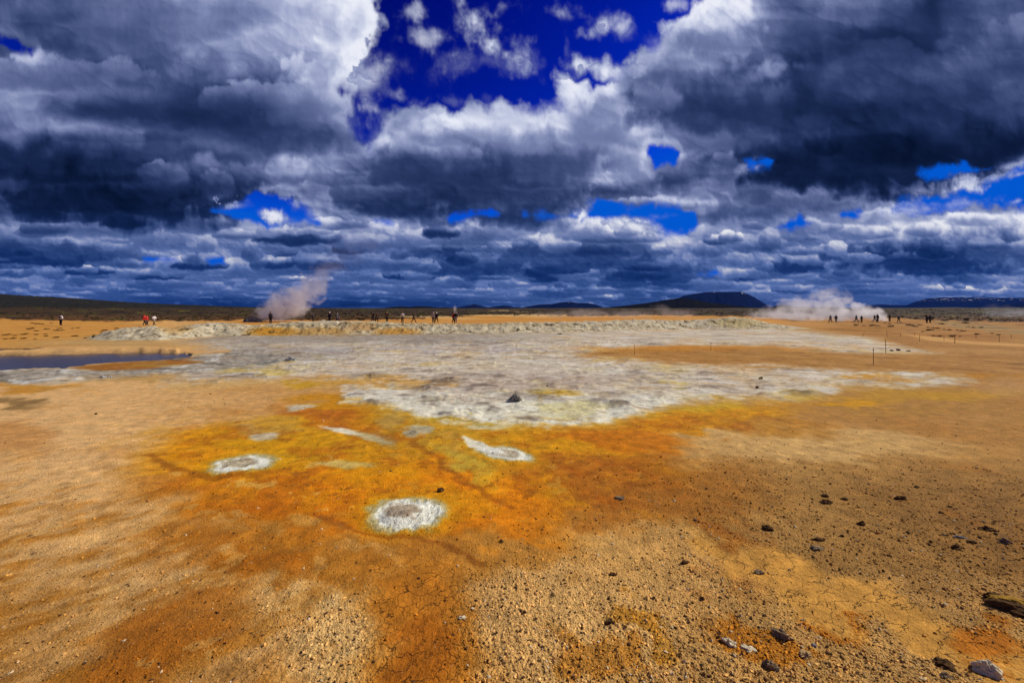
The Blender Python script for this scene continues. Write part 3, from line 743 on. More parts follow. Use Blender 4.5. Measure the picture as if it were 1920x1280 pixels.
    # spit / far bank of the pond stands a little proud
    edge = sm(-7, -1.0, poly_sd(PX, PY, [(-400,660),(60,658),(160,655),(260,655),(330,658),(200,660),(60,663),(-400,665)])) * (1 - sm(.0, .3, pd)) * fwd
    zz += edge * (.09 + .05 * m3 + .05 * m1)
    col[..., 2] *= 1 - .12 * (1 - np.clip(pale, 0, 1)) * (1 - .7 * np.clip(gravel, 0, 1))
    col *= (1 + .10 * np.clip(gravel, 0, 1) * (1 - np.clip(pale, 0, 1)) * sm(14, 5, r))[..., None]
    alb = lin(np.clip(col, 0, 255))
    return zz, alb, np.clip(gravel, 0, 1), np.clip(crack, 0, 1), np.minimum(np.clip(pale, 0, 1), pshade), ht
# ---------------------------------------------------------------- the ground sheet
def build_ground():
    pyr = np.concatenate([np.arange(1500, 54, -1.6)])
    r1 = FOC * EYE / pyr
    r2 = np.exp(np.arange(math.log(r1[-1]) + .004, math.log(80), .0045))
    r3 = np.exp(np.arange(math.log(80) + .01, math.log(9000), .0125))
    rr = np.concatenate([[0.02, .2, .45, .7], r1[r1 > .9], r2, r3])
    a1 = np.arange(-57, 57.01, .1); a2 = np.arange(57.5, 302.9, 3.5)
    az = np.radians(np.concatenate([a1, a2]))
    A, RR = np.meshgrid(az, rr)
    x = (np.sin(A) * RR).ravel(); y = (np.cos(A) * RR).ravel()
    z, alb, gr, cr, pa, ht = ground_field(x, y)
    me = grid_mesh('ground', np.stack([x, y, z], -1), len(rr), len(az), wrap=True)
    vcol(me, 'tint', alb); vcol(me, 'kindmask', np.stack([gr, cr, pa], -1))
    m, t = new_mat('geothermal_ground'); n = N(t)
    tc = n.add('ShaderNodeTexCoord').outputs['Object']
    at = n.add('ShaderNodeAttribute', attribute_name='tint').outputs[0]
    mk = n.add('ShaderNodeAttribute', attribute_name='kindmask').outputs['Vector']
    sp = n.add('ShaderNodeSeparateXYZ'); n.put(sp.inputs[0], mk); G, K, P = sp.outputs
    # tonal grain
    g1 = n.noise(tc, 6, 6, .65); g2 = n.noise(tc, 55, 4, .7)
    f1 = n.rng(g1, .3, .7, .74, 1.24); f2 = n.rng(g2, .3, .7, .78, 1.20)
    gr_ = n.math('MULTIPLY', f1, f2)
    c = n.mix(1.0, at, n.add('ShaderNodeCombineColor').outputs[0], 'MULTIPLY')
    cc = c.node.inputs[7].links[0].from_node
    for i in range(3): n.put(cc.inputs[i], gr_)
    # crusty, streaked and pitted surface of the pale flats
    mp = n.add('ShaderNodeMapping'); n.put(mp.inputs[0], tc); mp.inputs['Scale'].default_value = (1, 1.8, 1)
    p1 = n.noise(mp.outputs[0], 2.2, 9, .72, .6); p2 = n.voro(mp.outputs[0], 9)
    c = n.mix(n.math('MULTIPLY', n.rng(p1, .50, .62), n.math('MULTIPLY', P, .55)), c, (.66, .64, .54, 1))
    c = n.mix(n.math('MULTIPLY', n.rng(p1, .47, .36), n.math('MULTIPLY', P, .75)), c, (.19, .15, .115, 1))
    c = n.mix(n.math('MULTIPLY', n.math('MULTIPLY', n.math('GREATER_THAN', p2.outputs['Color'], .86), n.rng(p2.outputs['Distance'], .45, .2)), n.math('MULTIPLY', P, .6)), c, (.10, .08, .065, 1))
    # thin crust flaking off in plates
    pl = n.voro(tc, 16); c = n.mix(n.math('MULTIPLY', n.rng(n.noise(tc, 3.5, 6, .75), .56, .60), .30), c, n.mix(1.0, c, (1.35, 1.32, 1.25, 1), 'MULTIPLY'))
    c = n.mix(n.math('MULTIPLY', n.rng(n.noise(tc, 8, 7, .75), .43, .38), .38), c, n.mix(1.0, c, (.55, .50, .42, 1), 'MULTIPLY'))
    # dark crumbs of earth, also painting in the shade of clods
    v = n.voro(tc, 72); sel = n.math('GREATER_THAN', n.math('ADD', v.outputs['Color'], n.math('MULTIPLY', G, .40)), .90)
    dot = n.rng(v.outputs['Distance'], .30, .16); fac = n.math('MULTIPLY', n.math('MULTIPLY', sel, dot), .85)
    c = n.mix(fac, c, (.10, .052, .02, 1))
    v2 = n.voro(tc, 140); sel2 = n.math('GREATER_THAN', n.math('ADD', v2.outputs['Color'], n.math('MULTIPLY', G, .36)), .83)
    fac2 = n.math('MULTIPLY', n.math('MULTIPLY', sel2, n.rng(v2.outputs['Distance'], .4, .2)), .62)
    c = n.mix(fac2, c, (.10, .05, .016, 1))
    v3 = n.voro(tc, 70); sel3 = n.math('GREATER_THAN', n.math('ADD', n.math('MULTIPLY', v3.outputs['Color'], -1), n.math('MULTIPLY', G, .12)), -.03)
    c = n.mix(n.math('MULTIPLY', n.math('MULTIPLY', sel3, n.rng(v3.outputs['Distance'], .35, .2)), .6), c, (.62, .46, .24, 1))
    v4 = n.voro(tc, 10); cl = n.rng(n.noise(tc, .55, 4, .6), .47, .60)
    sel4 = n.math('MULTIPLY', n.math('GREATER_THAN', v4.outputs['Color'], .72), cl)
    c = n.mix(n.math('MULTIPLY', n.math('MULTIPLY', sel4, n.rng(v4.outputs['Distance'], .24, .12)), n.math('SUBTRACT', .85, n.math('MULTIPLY', P, .45))), c, (.07, .032, .012, 1))
    v5 = n.voro(tc, 24); c = n.mix(n.math('MULTIPLY', n.math('MULTIPLY', n.math('GREATER_THAN', v5.outputs['Color'], .90), n.rng(v5.outputs['Distance'], .26, .12)), .7), c, (.08, .036, .014, 1))
    # drying cracks
    wv = n.add('ShaderNodeVectorMath', operation='MULTIPLY_ADD')
    ns = n.add('ShaderNodeTexNoise'); n.put(ns.inputs['Vector'], tc); ns.inputs['Scale'].default_value = 9; ns.inputs['Detail'].default_value = 4
    n.put(wv.inputs[0], ns.outputs['Color']); wv.inputs[1].default_value = (.16, .16, .16); n.put(wv.inputs[2], tc)
    ck = n.voro(wv.outputs[0], 9.0, 'DISTANCE_TO_EDGE').outputs['Distance']
    brk = n.rng(n.noise(tc, 3, 3), .40, .52)
    line = n.math('MULTIPLY', n.math('MULTIPLY', n.rng(ck, .022, .004), K), brk)
    c = n.mix(n.math('MULTIPLY', line, .8), c, (.05, .022, .006, 1))
    # relief
    h1 = n.noise(tc, 60, 5, .7); h2 = n.noise(tc, 190, 3, .6)
    hv = n.math('SUBTRACT', .5, n.voro(tc, 95).outputs['Distance'])
    hh = n.math('ADD', n.math('MULTIPLY', h1, n.math('ADD', n.math('MULTIPLY', G, 1.9), .55)), n.math('MULTIPLY', h2, .35))
    hh = n.math('ADD', hh, n.math('MULTIPLY', n.math('MULTIPLY', hv, G), 1.1))
    hh = n.math('SUBTRACT', hh, n.math('MULTIPLY', line, 1.5))
    h0 = n.noise(tc, 9, 5, .6); nm = n.bump(n.math('ADD', hh, n.math('MULTIPLY', h0, 1.2)), .012, 1.0)
    b = n.surf(c, n.math('SUBTRACT', .95, n.math('MULTIPLY', P, .12)), nm, .15)
    me.materials.append(m)
    tag(link(bpy.data.objects.new('ground', me)), kind='structure')
    return x, y, z, len(rr), len(az), rr, az
GX = build_ground()
_gz = GX[2].reshape(GX[3], GX[4])
def ground_z(x, y):
    """height of the ground sheet under a point"""
    r = math.hypot(x, y); a = math.atan2(x, y)
    i = int(np.clip(np.searchsorted(GX[5], r) - 1, 0, GX[3] - 2)); j = int(np.clip((math.degrees(a) + 57) / .1, 0, 1139))
    t = (r - GX[5][i]) / (GX[5][i + 1] - GX[5][i]); u = (math.degrees(a) + 57) / .1 - j
    u = min(max(u, 0), 1)
    q = _gz
    return float((q[i, j] * (1 - u) + q[i, j + 1] * u) * (1 - t) + (q[i + 1, j] * (1 - u) + q[i + 1, j + 1] * u) * t)

# ---------------------------------------------------------------- pond water
def water(name, pts, z, grow=1.0):
    bm = bmesh.new(); vs = []
    for px, py in pts:
        D = FOC * (EYE - z) / (py - 580); vs.append(bm.verts.new(((px - 960) / FOC * D, D, z)))
    bm.faces.new(vs); me = bpy.data.meshes.new(name); bm.normal_update()
    bmesh.ops.recalc_face_normals(bm, faces=bm.faces[:]); bm.to_mesh(me); bm.free()
    m, t = new_mat('muddy_water'); n = N(t)
    tc = n.add('ShaderNodeTexCoord').outputs['Object']
    b = n.surf(n.mix(n.noise(tc, .6, 3), (.045, .038, .042, 1), (.070, .055, .055, 1)), .22, n.bump(n.noise(tc, 7, 3), .006, .5), .5)
    me.materials.append(m)
    return tag(link(bpy.data.objects.new(name, me)), kind='structure')
water('water', [(-900,708),(-900,655),(0,655),(60,660),(330,656),(380,664),(330,680),(200,693),(60,700)], -.045)
# ---------------------------------------------------------------- far hills and mountains
def hill(name, D, pts, depth, mat, foot=8, rough=.12, seed=1):
    """a real ridge: crest heights along its length, sloping to a foot in front and behind"""
    xs = np.linspace(pts[0][0], pts[-1][0], 150); cy = tab(xs, pts)
    T = np.concatenate([np.linspace(0, 1, 34), np.linspace(1.03, 1.6, 10)])
    X = (xs - 960) / FOC * D
    XX, TT = np.meshgrid(X, T)
    H = np.interp(XX, X, (580 - cy) / FOC * D + EYE)
    Y = D - depth + TT * depth
    s = np.where(TT <= 1, sm(0, 1, TT) * .55 + TT * .45, 1 - sm(1, 1.6, TT))
    L = D / 22.0
    nn = fbm(XX / L * 1.2 + seed, Y / L * .6, 6, seed, .55, ridge=True)
    Z = (H + foot) * np.clip(s, 0, 1) - foot + nn * rough * H * np.sin(np.clip(TT, 0, 1) * math.pi) * .9 + fbm(XX / L * 5, Y / L * 5, 3, seed + 5) * .015 * H
    XS = XX * (Y / D)
    me = grid_mesh(name, np.stack([XS, Y, Z], -1).reshape(-1, 3), len(T), len(X))
    a = me.attributes.new('rise', 'FLOAT', 'POINT'); a.data.foreach_set('value', (Z / H.max()).ravel().astype(np.float32))
    me.materials.append(mat)
    return tag(link(bpy.data.objects.new(name, me)), kind='structure')

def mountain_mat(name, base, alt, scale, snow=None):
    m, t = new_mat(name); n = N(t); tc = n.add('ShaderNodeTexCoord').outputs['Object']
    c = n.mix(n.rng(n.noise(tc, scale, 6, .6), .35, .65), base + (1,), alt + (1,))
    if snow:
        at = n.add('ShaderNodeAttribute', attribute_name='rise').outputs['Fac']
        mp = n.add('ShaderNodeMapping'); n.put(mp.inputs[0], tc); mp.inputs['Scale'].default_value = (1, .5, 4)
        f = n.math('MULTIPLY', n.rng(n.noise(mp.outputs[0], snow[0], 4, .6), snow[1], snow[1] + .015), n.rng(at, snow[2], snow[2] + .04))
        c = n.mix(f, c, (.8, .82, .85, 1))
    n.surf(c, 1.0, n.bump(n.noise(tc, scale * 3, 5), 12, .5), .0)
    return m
hazed_rock = mountain_mat('far_basalt_hazed', (.003, .005, .020), (.006, .008, .026), .002, (.012, .64, .86))  # blue of the distance haze is put into both far rock colours
hazed_rock2 = mountain_mat('far_basalt_hazed_snowy', (.003, .005, .022), (.006, .008, .030), .002, (.014, .62, .62))
dark_rock = mountain_mat('lava_hill', (.005, .006, .005), (.014, .013, .008), .02)
hill('hills', 7000, [(1255,580),(1270,560),(1282,554),(1300,551),(1325,547.5),(1350,547),(1392,547),(1402,551),(1418,559),(1432,568),(1446,577),(1460,581)], 900, hazed_rock, seed=3)
hill('hills', 2600, [(1030,580),(1090,579),(1140,576),(1180,572),(1220,567),(1250,562),(1275,558.5),(1300,561),(1330,567),(1380,573),(1420,577),(1460,580)], 500, dark_rock, seed=8)
hill('hills', 2000, [(1270,580),(1300,577),(1340,573),(1370,575),(1420,578),(1450,581)], 200, dark_rock, seed=12)
hill('hills', 8200, [(1600,580),(1630,572),(1655,570.5),(1680,572),(1700,572),(1712,567),(1735,560),(1760,557.5),(1800,557),(1860,558),(1920,558.5),(2000,560),(2100,572),(2200,580)], 1400, hazed_rock2, seed=17)
hill('hills', 5200, [(1800,580),(1850,576),(1880,571),(1910,569),(1960,572),(2030,580)], 700, hazed_rock, seed=19)
hill('hills', 6500, [(960,580),(985,575),(1010,571),(1035,570),(1050,567),(1068,565.5),(1085,568),(1105,568.5),(1118,571),(1130,576),(1140,580)], 700, hazed_rock, seed=23)
hill('hills', 6900, [(840,580),(862,575),(880,572),(890,570),(902,573),(915,576),(935,573.5),(948,572.5),(962,575),(985,577),(1000,580)], 500, hazed_rock, seed=29)
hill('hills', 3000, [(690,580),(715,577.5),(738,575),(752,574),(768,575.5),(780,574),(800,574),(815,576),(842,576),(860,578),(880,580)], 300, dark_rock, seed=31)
hill('hills', 7600, [(540,581),(575,576),(600,577),(640,578),(700,578),(760,580)], 500, hazed_rock, seed=37)
hill('hills', 3600, [(1430,580),(1455,573),(1470,571),(1490,575),(1520,576),(1560,575),(1600,577),(1640,580)], 300, dark_rock, seed=41)

# ---------------------------------------------------------------- stones
def stone_mesh(name, seed, sx, sy, sz, rough=.28, sub=3, facet=.35, point=0.0):
    bm = bmesh.new(); bmesh.ops.create_icosphere(bm, subdivisions=sub, radius=1.0)
    rs = random.Random(seed); off = Vector((rs.uniform(-50, 50), rs.uniform(-50, 50), rs.uniform(-50, 50)))
    planes = [(Vector((rs.gauss(0, 1), rs.gauss(0, 1), rs.gauss(0, .8))).normalized(), rs.uniform(.62, .9)) for _ in range(9)]
    for v in bm.verts:
        p = v.co.copy()
        for nrm, d in planes:
            k = p.dot(nrm)
            if k > d: p -= nrm * (k - d) * (.6 + facet)
        p += v.co * rough * (mnoise.fractal(p * 1.6 + off, .9, 2.1, 4)) 
        if point and p.z > 0: f = 1 - point * p.z; p.x *= f; p.y *= f
        v.co = Vector((p.x * sx, p.y * sy, p.z * sz))
    me = bpy.data.meshes.new(name); bm.to_mesh(me); bm.free()
    return me

def stone_mat(name, a, b, scale=60, rough=.9):
    m, t = new_mat(name); n = N(t); tc = n.add('ShaderNodeTexCoord').outputs['Object']
    c = n.mix(n.rng(n.noise(tc, scale, 5, .65), .35, .65), a + (1,), b + (1,))
    c = n.mix(n.rng(n.voro(tc, scale * 1.6).outputs['Distance'], .25, .05, 0, .5), c, tuple(x * .4 for x in a) + (1,))
    n.surf(c, rough, n.bump(n.noise(tc, scale * 2, 5, .7), .006, .9), .04)
    return m
M_dark = stone_mat('dark_clod', (.06, .030, .012), (.13, .07, .028))
M_grey = stone_mat('grey_stone', (.17, .12, .07), (.36, .26, .15))
M_white = stone_mat('pale_stone', (.60, .50, .32), (.80, .70, .48))
M_tan = stone_mat('tan_stone', (.42, .27, .12), (.60, .42, .20))
M_blue = stone_mat('bluish_stone', (.22, .21, .21), (.38, .36, .34))
M_ochre = stone_mat('ochre_stone', (.30, .16, .02), (.48, .28, .05))
M_crust = stone_mat('pale_crust', (.34, .34, .32), (.52, .52, .50))

def put_stone(px, py, wpx, mat, label=None, cat='stone', name='stone', group=None, flat=.6, aspect=.75, rot=0, sub=3, seed=None, sink=.6, point=0, rough=.42, me=None):
    x, y = unproj(px, py); z = ground_z(x, y)
    d = math.hypot(x, y); w = wpx / FOC * y * .43
    seed = seed if seed is not None else int(px * 7 + py * 13)
    if me is None:
        me = stone_mesh(name, seed, w, w * aspect, w * flat, rough, sub, point=point); me.materials.append(mat)
    o = bpy.data.objects.new(name, me); link(o)
    o.location = (x, y, z + w * flat * (1 - sink) * .55); o.rotation_euler = (0, 0, rot)
    return tag(o, label, cat, group)

NAMED = [
 (826, 919, 16, M_dark, 'dark angular stone standing alone on the orange crust behind the near vent', .8, .8, .3),
 (1163, 934, 26, M_grey, 'flat grey stone at the edge of the orange stain, right of the near vent', .35, .6, .1),
 (1440, 994, 22, M_dark, 'dark brown clod on the middle of the gravel slope, darkest of its surroundings', .6, .8, 0),
 (1142, 1166, 20, M_dark, 'round dark olive clod alone in fine gravel, right of the cracked rusty tongue', .8, .9, 0),
 (1368, 1206, 26, M_white, 'pale cream stone, left one of the two lying side by side near the bottom', .5, .6, -.7),
 (1402, 1215, 28, M_white, 'pale cream stone, right one of the two lying side by side near the bottom', .45, .62, -.7),
 (1465, 1193, 38, M_grey, 'long grey brown stone above the tan one at the lower right', .5, .5, -.75),
 (1510, 1229, 30, M_tan, 'flat tan stone with a dark shaded foot at the lower right', .5, .6, .1),
 (1446, 1250, 32, M_grey, 'dark grey stone nearest the bottom edge, right of the two cream stones', .6, .6, -.6),
 (1526, 1212, 12, M_blue, 'tiny bluish white pebble just above the flat tan stone', .7, .7, .2),
 (1856, 1260, 56, M_white, 'large pale pointed stone in the bottom right corner', .62, .62, -.75),
 (1770, 1243, 40, M_dark, 'wide low dark clod left of the large pale pointed stone', .35, .7, .1),
 (1773, 1268, 24, M_grey, 'rounded grey stone at the bottom edge left of the large pale pointed stone', .6, .8, .1),
 (866, 1158, 16, M_white, 'small white flat stone on the cracked rusty tongue', .4, .6, .1),
 (1425, 1076, 24, M_grey, 'bluish grey flat stone on the upper gravel slope above the cracked clay', .4, .5, 0),
 (1532, 1029, 30, M_grey, 'grey flattened stone below a dark sliver in the middle of the gravel slope', .3, .45, 0),
 (1536, 1012, 30, M_dark, 'dark thin sliver of rock in the middle of the gravel slope', .25, .35, 0),
 (1549, 941, 22, M_dark, 'dark clod, lower of the close pair on the upper gravel slope', .5, .7, 0),
 (1546, 930, 18, M_dark, 'dark clod, upper of the close pair on the upper gravel slope', .4, .7, 0),
 (1584, 936, 14, M_dark, 'dark clod just right of the close pair on the upper gravel slope', .5, .7, 0),
 (1616, 981, 18, M_dark, 'pointed dark stone with a pale side on the right gravel slope', .7, .6, 0),
 (1689, 937, 24, M_dark, 'low dark stone farthest up on the right gravel slope', .4, .5, 0),
 (1719, 913, 12, M_dark, 'small dark clod at the top of the right gravel slope', .5, .6, 0),
 (1850, 994, 30, M_dark, 'long dark stone near the right edge of the gravel slope', .35, .45, -.1),
 (1884, 1018, 24, M_grey, 'grey upright stone close to the right edge', .6, .6, -.5),
 (1822, 1017, 20, M_dark, 'reddish dark clod left of the grey upright stone', .4, .6, 0),
 (1794, 1028, 20, M_dark, 'reddish brown clod lower left of the grey upright stone', .6, .7, 0),
 (1800, 1007, 22, M_blue, 'pale bluish sliver on the right gravel slope', .3, .4, -.3),
 (1427, 710.5, 9, M_dark, 'dark stone on the white flat, farther of two on its right part', .7, .8, 0),
 (1420, 727, 9, M_dark, 'dark stone on the white flat, nearer of two on its right part', .7, .8, 0),
 (1672, 658, 8, M_dark, 'leftmost of three dark stones on the white strip right of the near stake', .6, .8, 0),
 (1684, 657, 8, M_dark, 'tallest and middle of three dark stones on the white strip behind the near stake', .9, .8, 0),
 (1703, 658.5, 9, M_dark, 'rightmost of three dark stones on the white strip behind the near stake', .4, .8, 0),
 (115, 684, 13, M_grey, 'dark rock with a pale cap at the near edge of the pond', .6, .7, 0),
 (193, 707, 13, M_crust, 'white crusted lump, left one of two on the pale strip below the pond', .6, .6, 0),
 (207, 707, 10, M_crust, 'white crusted lump, right one of two on the pale strip below the pond', .6, .6, 0),
 (547, 678, 26, M_crust, 'white faced slab of mud rising on the grey flat', .35, .5, 0),
 (1026, 724, 4, M_dark, 'small black stone at the rim of the yellow spot on the flat', .8, .8, 0),
 (180, 777, 6, M_dark, 'small dark clod alone on the pale tan ground at the left', .7, .8, 0),
 (1150, 1077, 14, M_dark, 'dark clod upper left of the two cream stones, among fine gravel', .6, .8, 0),
 (1284, 1057, 16, M_dark, 'dark split clod at the upper left end of the cracked clay', .6, .8, 0),
 (940, 1016, 10, M_dark, 'small dark stone below the near vent, alone on brown crust', .7, .8, 0),
 (785, 1085, 8, M_dark, 'small dark clod on the rusty crust below the near vent', .7, .8, 0),
]
for i, (px, py, w, m, lab, fl_, asp, rot) in enumerate(NAMED):
    put_stone(px, py, w, m, lab, 'stone', 'stone', None, fl_, asp, rot, rough=.55, sub=4 if w > 20 else 3, point=.35 if 'pointed' in lab else 0)
# the two-part dark slab with an ochre back at the right edge
x_, y_ = unproj(1897, 1143); slab = empty('rock_slab', (x_, y_, ground_z(x_, y_))); tag(slab, 'dark rock slab with an ochre yellow back at the right edge of the picture', 'rock')
for nm, mt, ox, oy, sx, sy, sz, sd in (('rock_face', M_dark, 0, -.015, .13, .055, .035, 3), ('ochre_back', M_ochre, .03, .025, .12, .045, .04, 5), ('crest', M_dark, .02, .075, .09, .03, .03, 9)):
    me = stone_mesh(nm, sd, sx, sy, sz, .3, 4); me.materials.append(mt); o = link(bpy.data.objects.new(nm, me), slab); o.location = (ox, oy, sz * .3); o.rotation_euler = (0, 0, -.45)

# dark peaked mud cone on the white flat
x_, y_ = unproj(966, 752); w = 25 / FOC * y_ * .5
me = stone_mesh('mud_cone', 77, w, w * .8, w * .85, .35, 4, point=.55); me.materials.append(stone_mat('cone_mud', (.07, .07, .055), (.38, .34, .28), 30))
o = link(bpy.data.objects.new('mud_cone', me)); o.location = (x_, y_, ground_z(x_, y_) - w * .15)
tag(o, 'dark peaked mud cone with pale streaks standing on the white flat', 'mud cone')

# ---- scattered clods: a few shapes, many places
rs = random.Random(4)
shapes = {}
for key, mt in (('d', M_dark), ('g', M_grey), ('t', M_tan)):
    shapes[key] = []
    for k in range(5):
        me = stone_mesh('clod', 300 + k, 1, .75, .55, .3, 2); me.materials.append(mt); shapes[key].append(me)
LMK = [(826,919,'the lone stone on orange crust'),(1163,934,'the flat grey stone'),(1440,994,'the darkest clod'),(1142,1166,'the round olive clod'),
 (1385,1210,'the two cream stones'),(1465,1193,'the long grey brown stone'),(1510,1229,'the flat tan stone'),(1856,1260,'the large pale pointed stone'),(866,1158,'the small white flat stone'),
 (1534,1020,'the dark sliver of rock'),(1548,935,'the close clod pair'),(1616,981,'the pointed dark stone'),(1689,937,'the farthest low dark stone'),(1850,994,'the long dark stone'),
 (1884,1018,'the grey upright stone'),(1897,1143,'the ochre backed slab'),(1284,1057,'the dark split clod'),(764,964,'the near white vent'),(950,851,'the right white vent'),(455,870,'the left white vent'),(560,764,'the small far white patch'),(498,817,'the small pale patch'),(180,777,'the lone left clod')]
ORD = ['nearest', 'second nearest', 'third nearest', 'fourth nearest', 'fifth nearest', 'sixth nearest', 'seventh nearest', 'eighth nearest', 'ninth nearest', 'tenth nearest', 'eleventh nearest', 'twelfth nearest', 'thirteenth nearest', 'fourteenth nearest', 'fifteenth nearest'] + ['far off'] * 40
CLODS = []
def scatter(n, region, size, label, group, keys, name='clod', cat='clod'):
    k = 0; tries = 0
    xs = [p[0] for p in region]; ys = [p[1] for p in region]
    while k < n and tries < n * 60:
        tries += 1
        px = rs.uniform(min(xs), max(xs)); py = rs.uniform(min(ys), max(ys))
        if poly_sd(np.array([px]), np.array([py]), region)[0] < 0: continue
        x, y = unproj(px, py); s = size[0] + (size[1] - size[0]) * rs.random() ** 3
        s *= (1 if y < 6 else y / 6)
        o = bpy.data.objects.new(name, rs.choice(shapes[rs.choice(keys)])); link(o)
        o.scale = (s, s, s * rs.uniform(.7, 1.2)); o.rotation_euler = (0, 0, rs.uniform(0, 6.28))
        o.location = (x, y, ground_z(x, y) + s * .2)
        tag(o, label, cat, group); CLODS.append((o, px, py)); k += 1
scatter(95, [(1250,900),(1900,860),(1915,1110),(1700,1080),(1500,1040),(1300,1000)], (.007, .020), 'small dark clod scattered on the brown gravel slope above the cracked clay', 'clods on the upper gravel slope', 'ddg')
scatter(70, [(950,1060),(1280,1060),(1500,1140),(1700,1230),(1700,1275),(950,1275)], (.004, .011), 'small dark clod scattered in the tan gravel below the cracked clay', 'clods in the lower gravel', 'ddt')
scatter(45, [(1020,850),(1240,860),(1220,980),(980,1010),(900,1000),(1060,930)], (.006, .014), 'small dark clod scattered on the orange stain right of the near vent', 'clods on the orange stain', 'd')
scatter(40, [(330,735),(620,735),(640,800),(520,800),(340,770)], (.006, .013), 'small dark clod scattered on tan ground left of the orange hollow', 'clods by the orange hollow', 'ddt')

def name_clods():
    """each clod is told by the landmark it lies next to, the side it lies on, and how near it is"""
    sets = {}
    for o, px, py in CLODS:
        d, lx, ly, ln = min((math.hypot(px - a, (py - b) * 1.6), a, b, c) for a, b, c in LMK)
        ang = math.degrees(math.atan2(-(py - ly), px - lx)) % 360
        side = ['right of', 'above right of', 'above', 'above left of', 'left of', 'below left of', 'below', 'below right of'][int((ang + 22.5) // 45) % 8]
        sets.setdefault((ln, side), []).append((d, o.name, o))
    for (ln, side), l in sets.items():
        l.sort(key=lambda q: q[:2])
        for i, (d, nm, o) in enumerate(l): o['label'] = ('small clod %s %s, %s one' % (side, ln, ORD[i])) if len(l) > 1 else 'small clod, the only one just %s %s' % (side, ln)
name_clods()

# ---------------------------------------------------------------- fine gravel, too much to count: one mesh
def build_gravel():
    r = np.random.RandomState(2); n = 75000
    py = 780 + 560 * r.rand(n) ** .8; px = r.uniform(-80, 2000, n)
    D = FOC * EYE / (py - 580); x = (px - 960) / FOC * D; y = D
    z, alb, gr, cr, pa, ht = ground_field(x, y)
    keep = r.rand(n) < np.clip(gr * 1.15 - .22, .05, 1) * (1 - .6 * cr) * (1 - pa * .9)
    x, y, z, alb, gr = x[keep], y[keep], z[keep], alb[keep], gr[keep]; n = len(x)
    z = np.array([ground_z(a, b) for a, b in zip(x, y)])
    s = (.0022 + .0058 * r.rand(n) ** 3.5) * (1 + .12 * y)
    ico = [(0,0,1)] + [(math.cos(a) * .9, math.sin(a) * .9, .35) for a in np.arange(5) * 2 * math.pi / 5] + [(math.cos(a), math.sin(a), -.4) for a in (np.arange(5) + .5) * 2 * math.pi / 5]
    base = np.array(ico, np.float32); F = []
    for k in range(5): F += [(0, 1 + k, 1 + (k + 1) % 5), (1 + k, 6 + k, 1 + (k + 1) % 5), (6 + k, 6 + (k + 1) % 5, 1 + (k + 1) % 5)]
    F = np.array(F, np.int32)
    V = base[None] * (1 + .35 * r.randn(n, 11, 1)) * np.stack([np.ones(n), r.uniform(.6, 1, n), r.uniform(.4, .9, n)], -1)[:, None]
    a = r.uniform(0, 6.28, n); c, sn = np.cos(a)[:, None], np.sin(a)[:, None]
    X = V[..., 0] * c - V[..., 1] * sn; Y = V[..., 0] * sn + V[..., 1] * c
    V = np.stack([X, Y, V[..., 2]], -1) * s[:, None, None]; V += np.stack([x, y, z + s * .15], -1)[:, None]
    me = tri_mesh('gravel', V.reshape(-1, 3), (F[None] + (np.arange(n) * 11)[:, None, None]).reshape(-1, 3))
    t = r.rand(n, 1); col = alb * (.45 + .9 * r.rand(n, 1)); col = np.where(t < .16, np.array([[.09, .045, .02]]), col); col = np.where(t > .95, np.array([[.58, .45, .27]]), col)
    vcol(me, 'tint', np.repeat(col[:, None], 11, 1).reshape(-1, 3))
    m, tt = new_mat('gravel'); nn = N(tt); nn.surf(nn.add('ShaderNodeAttribute', attribute_name='tint').outputs[0], .95, None, .1)
    me.materials.append(m)
    tag(link(bpy.data.objects.new('gravel', me)), 'fine brown gravel covering the slope in the foreground', None, kind='stuff')
build_gravel()

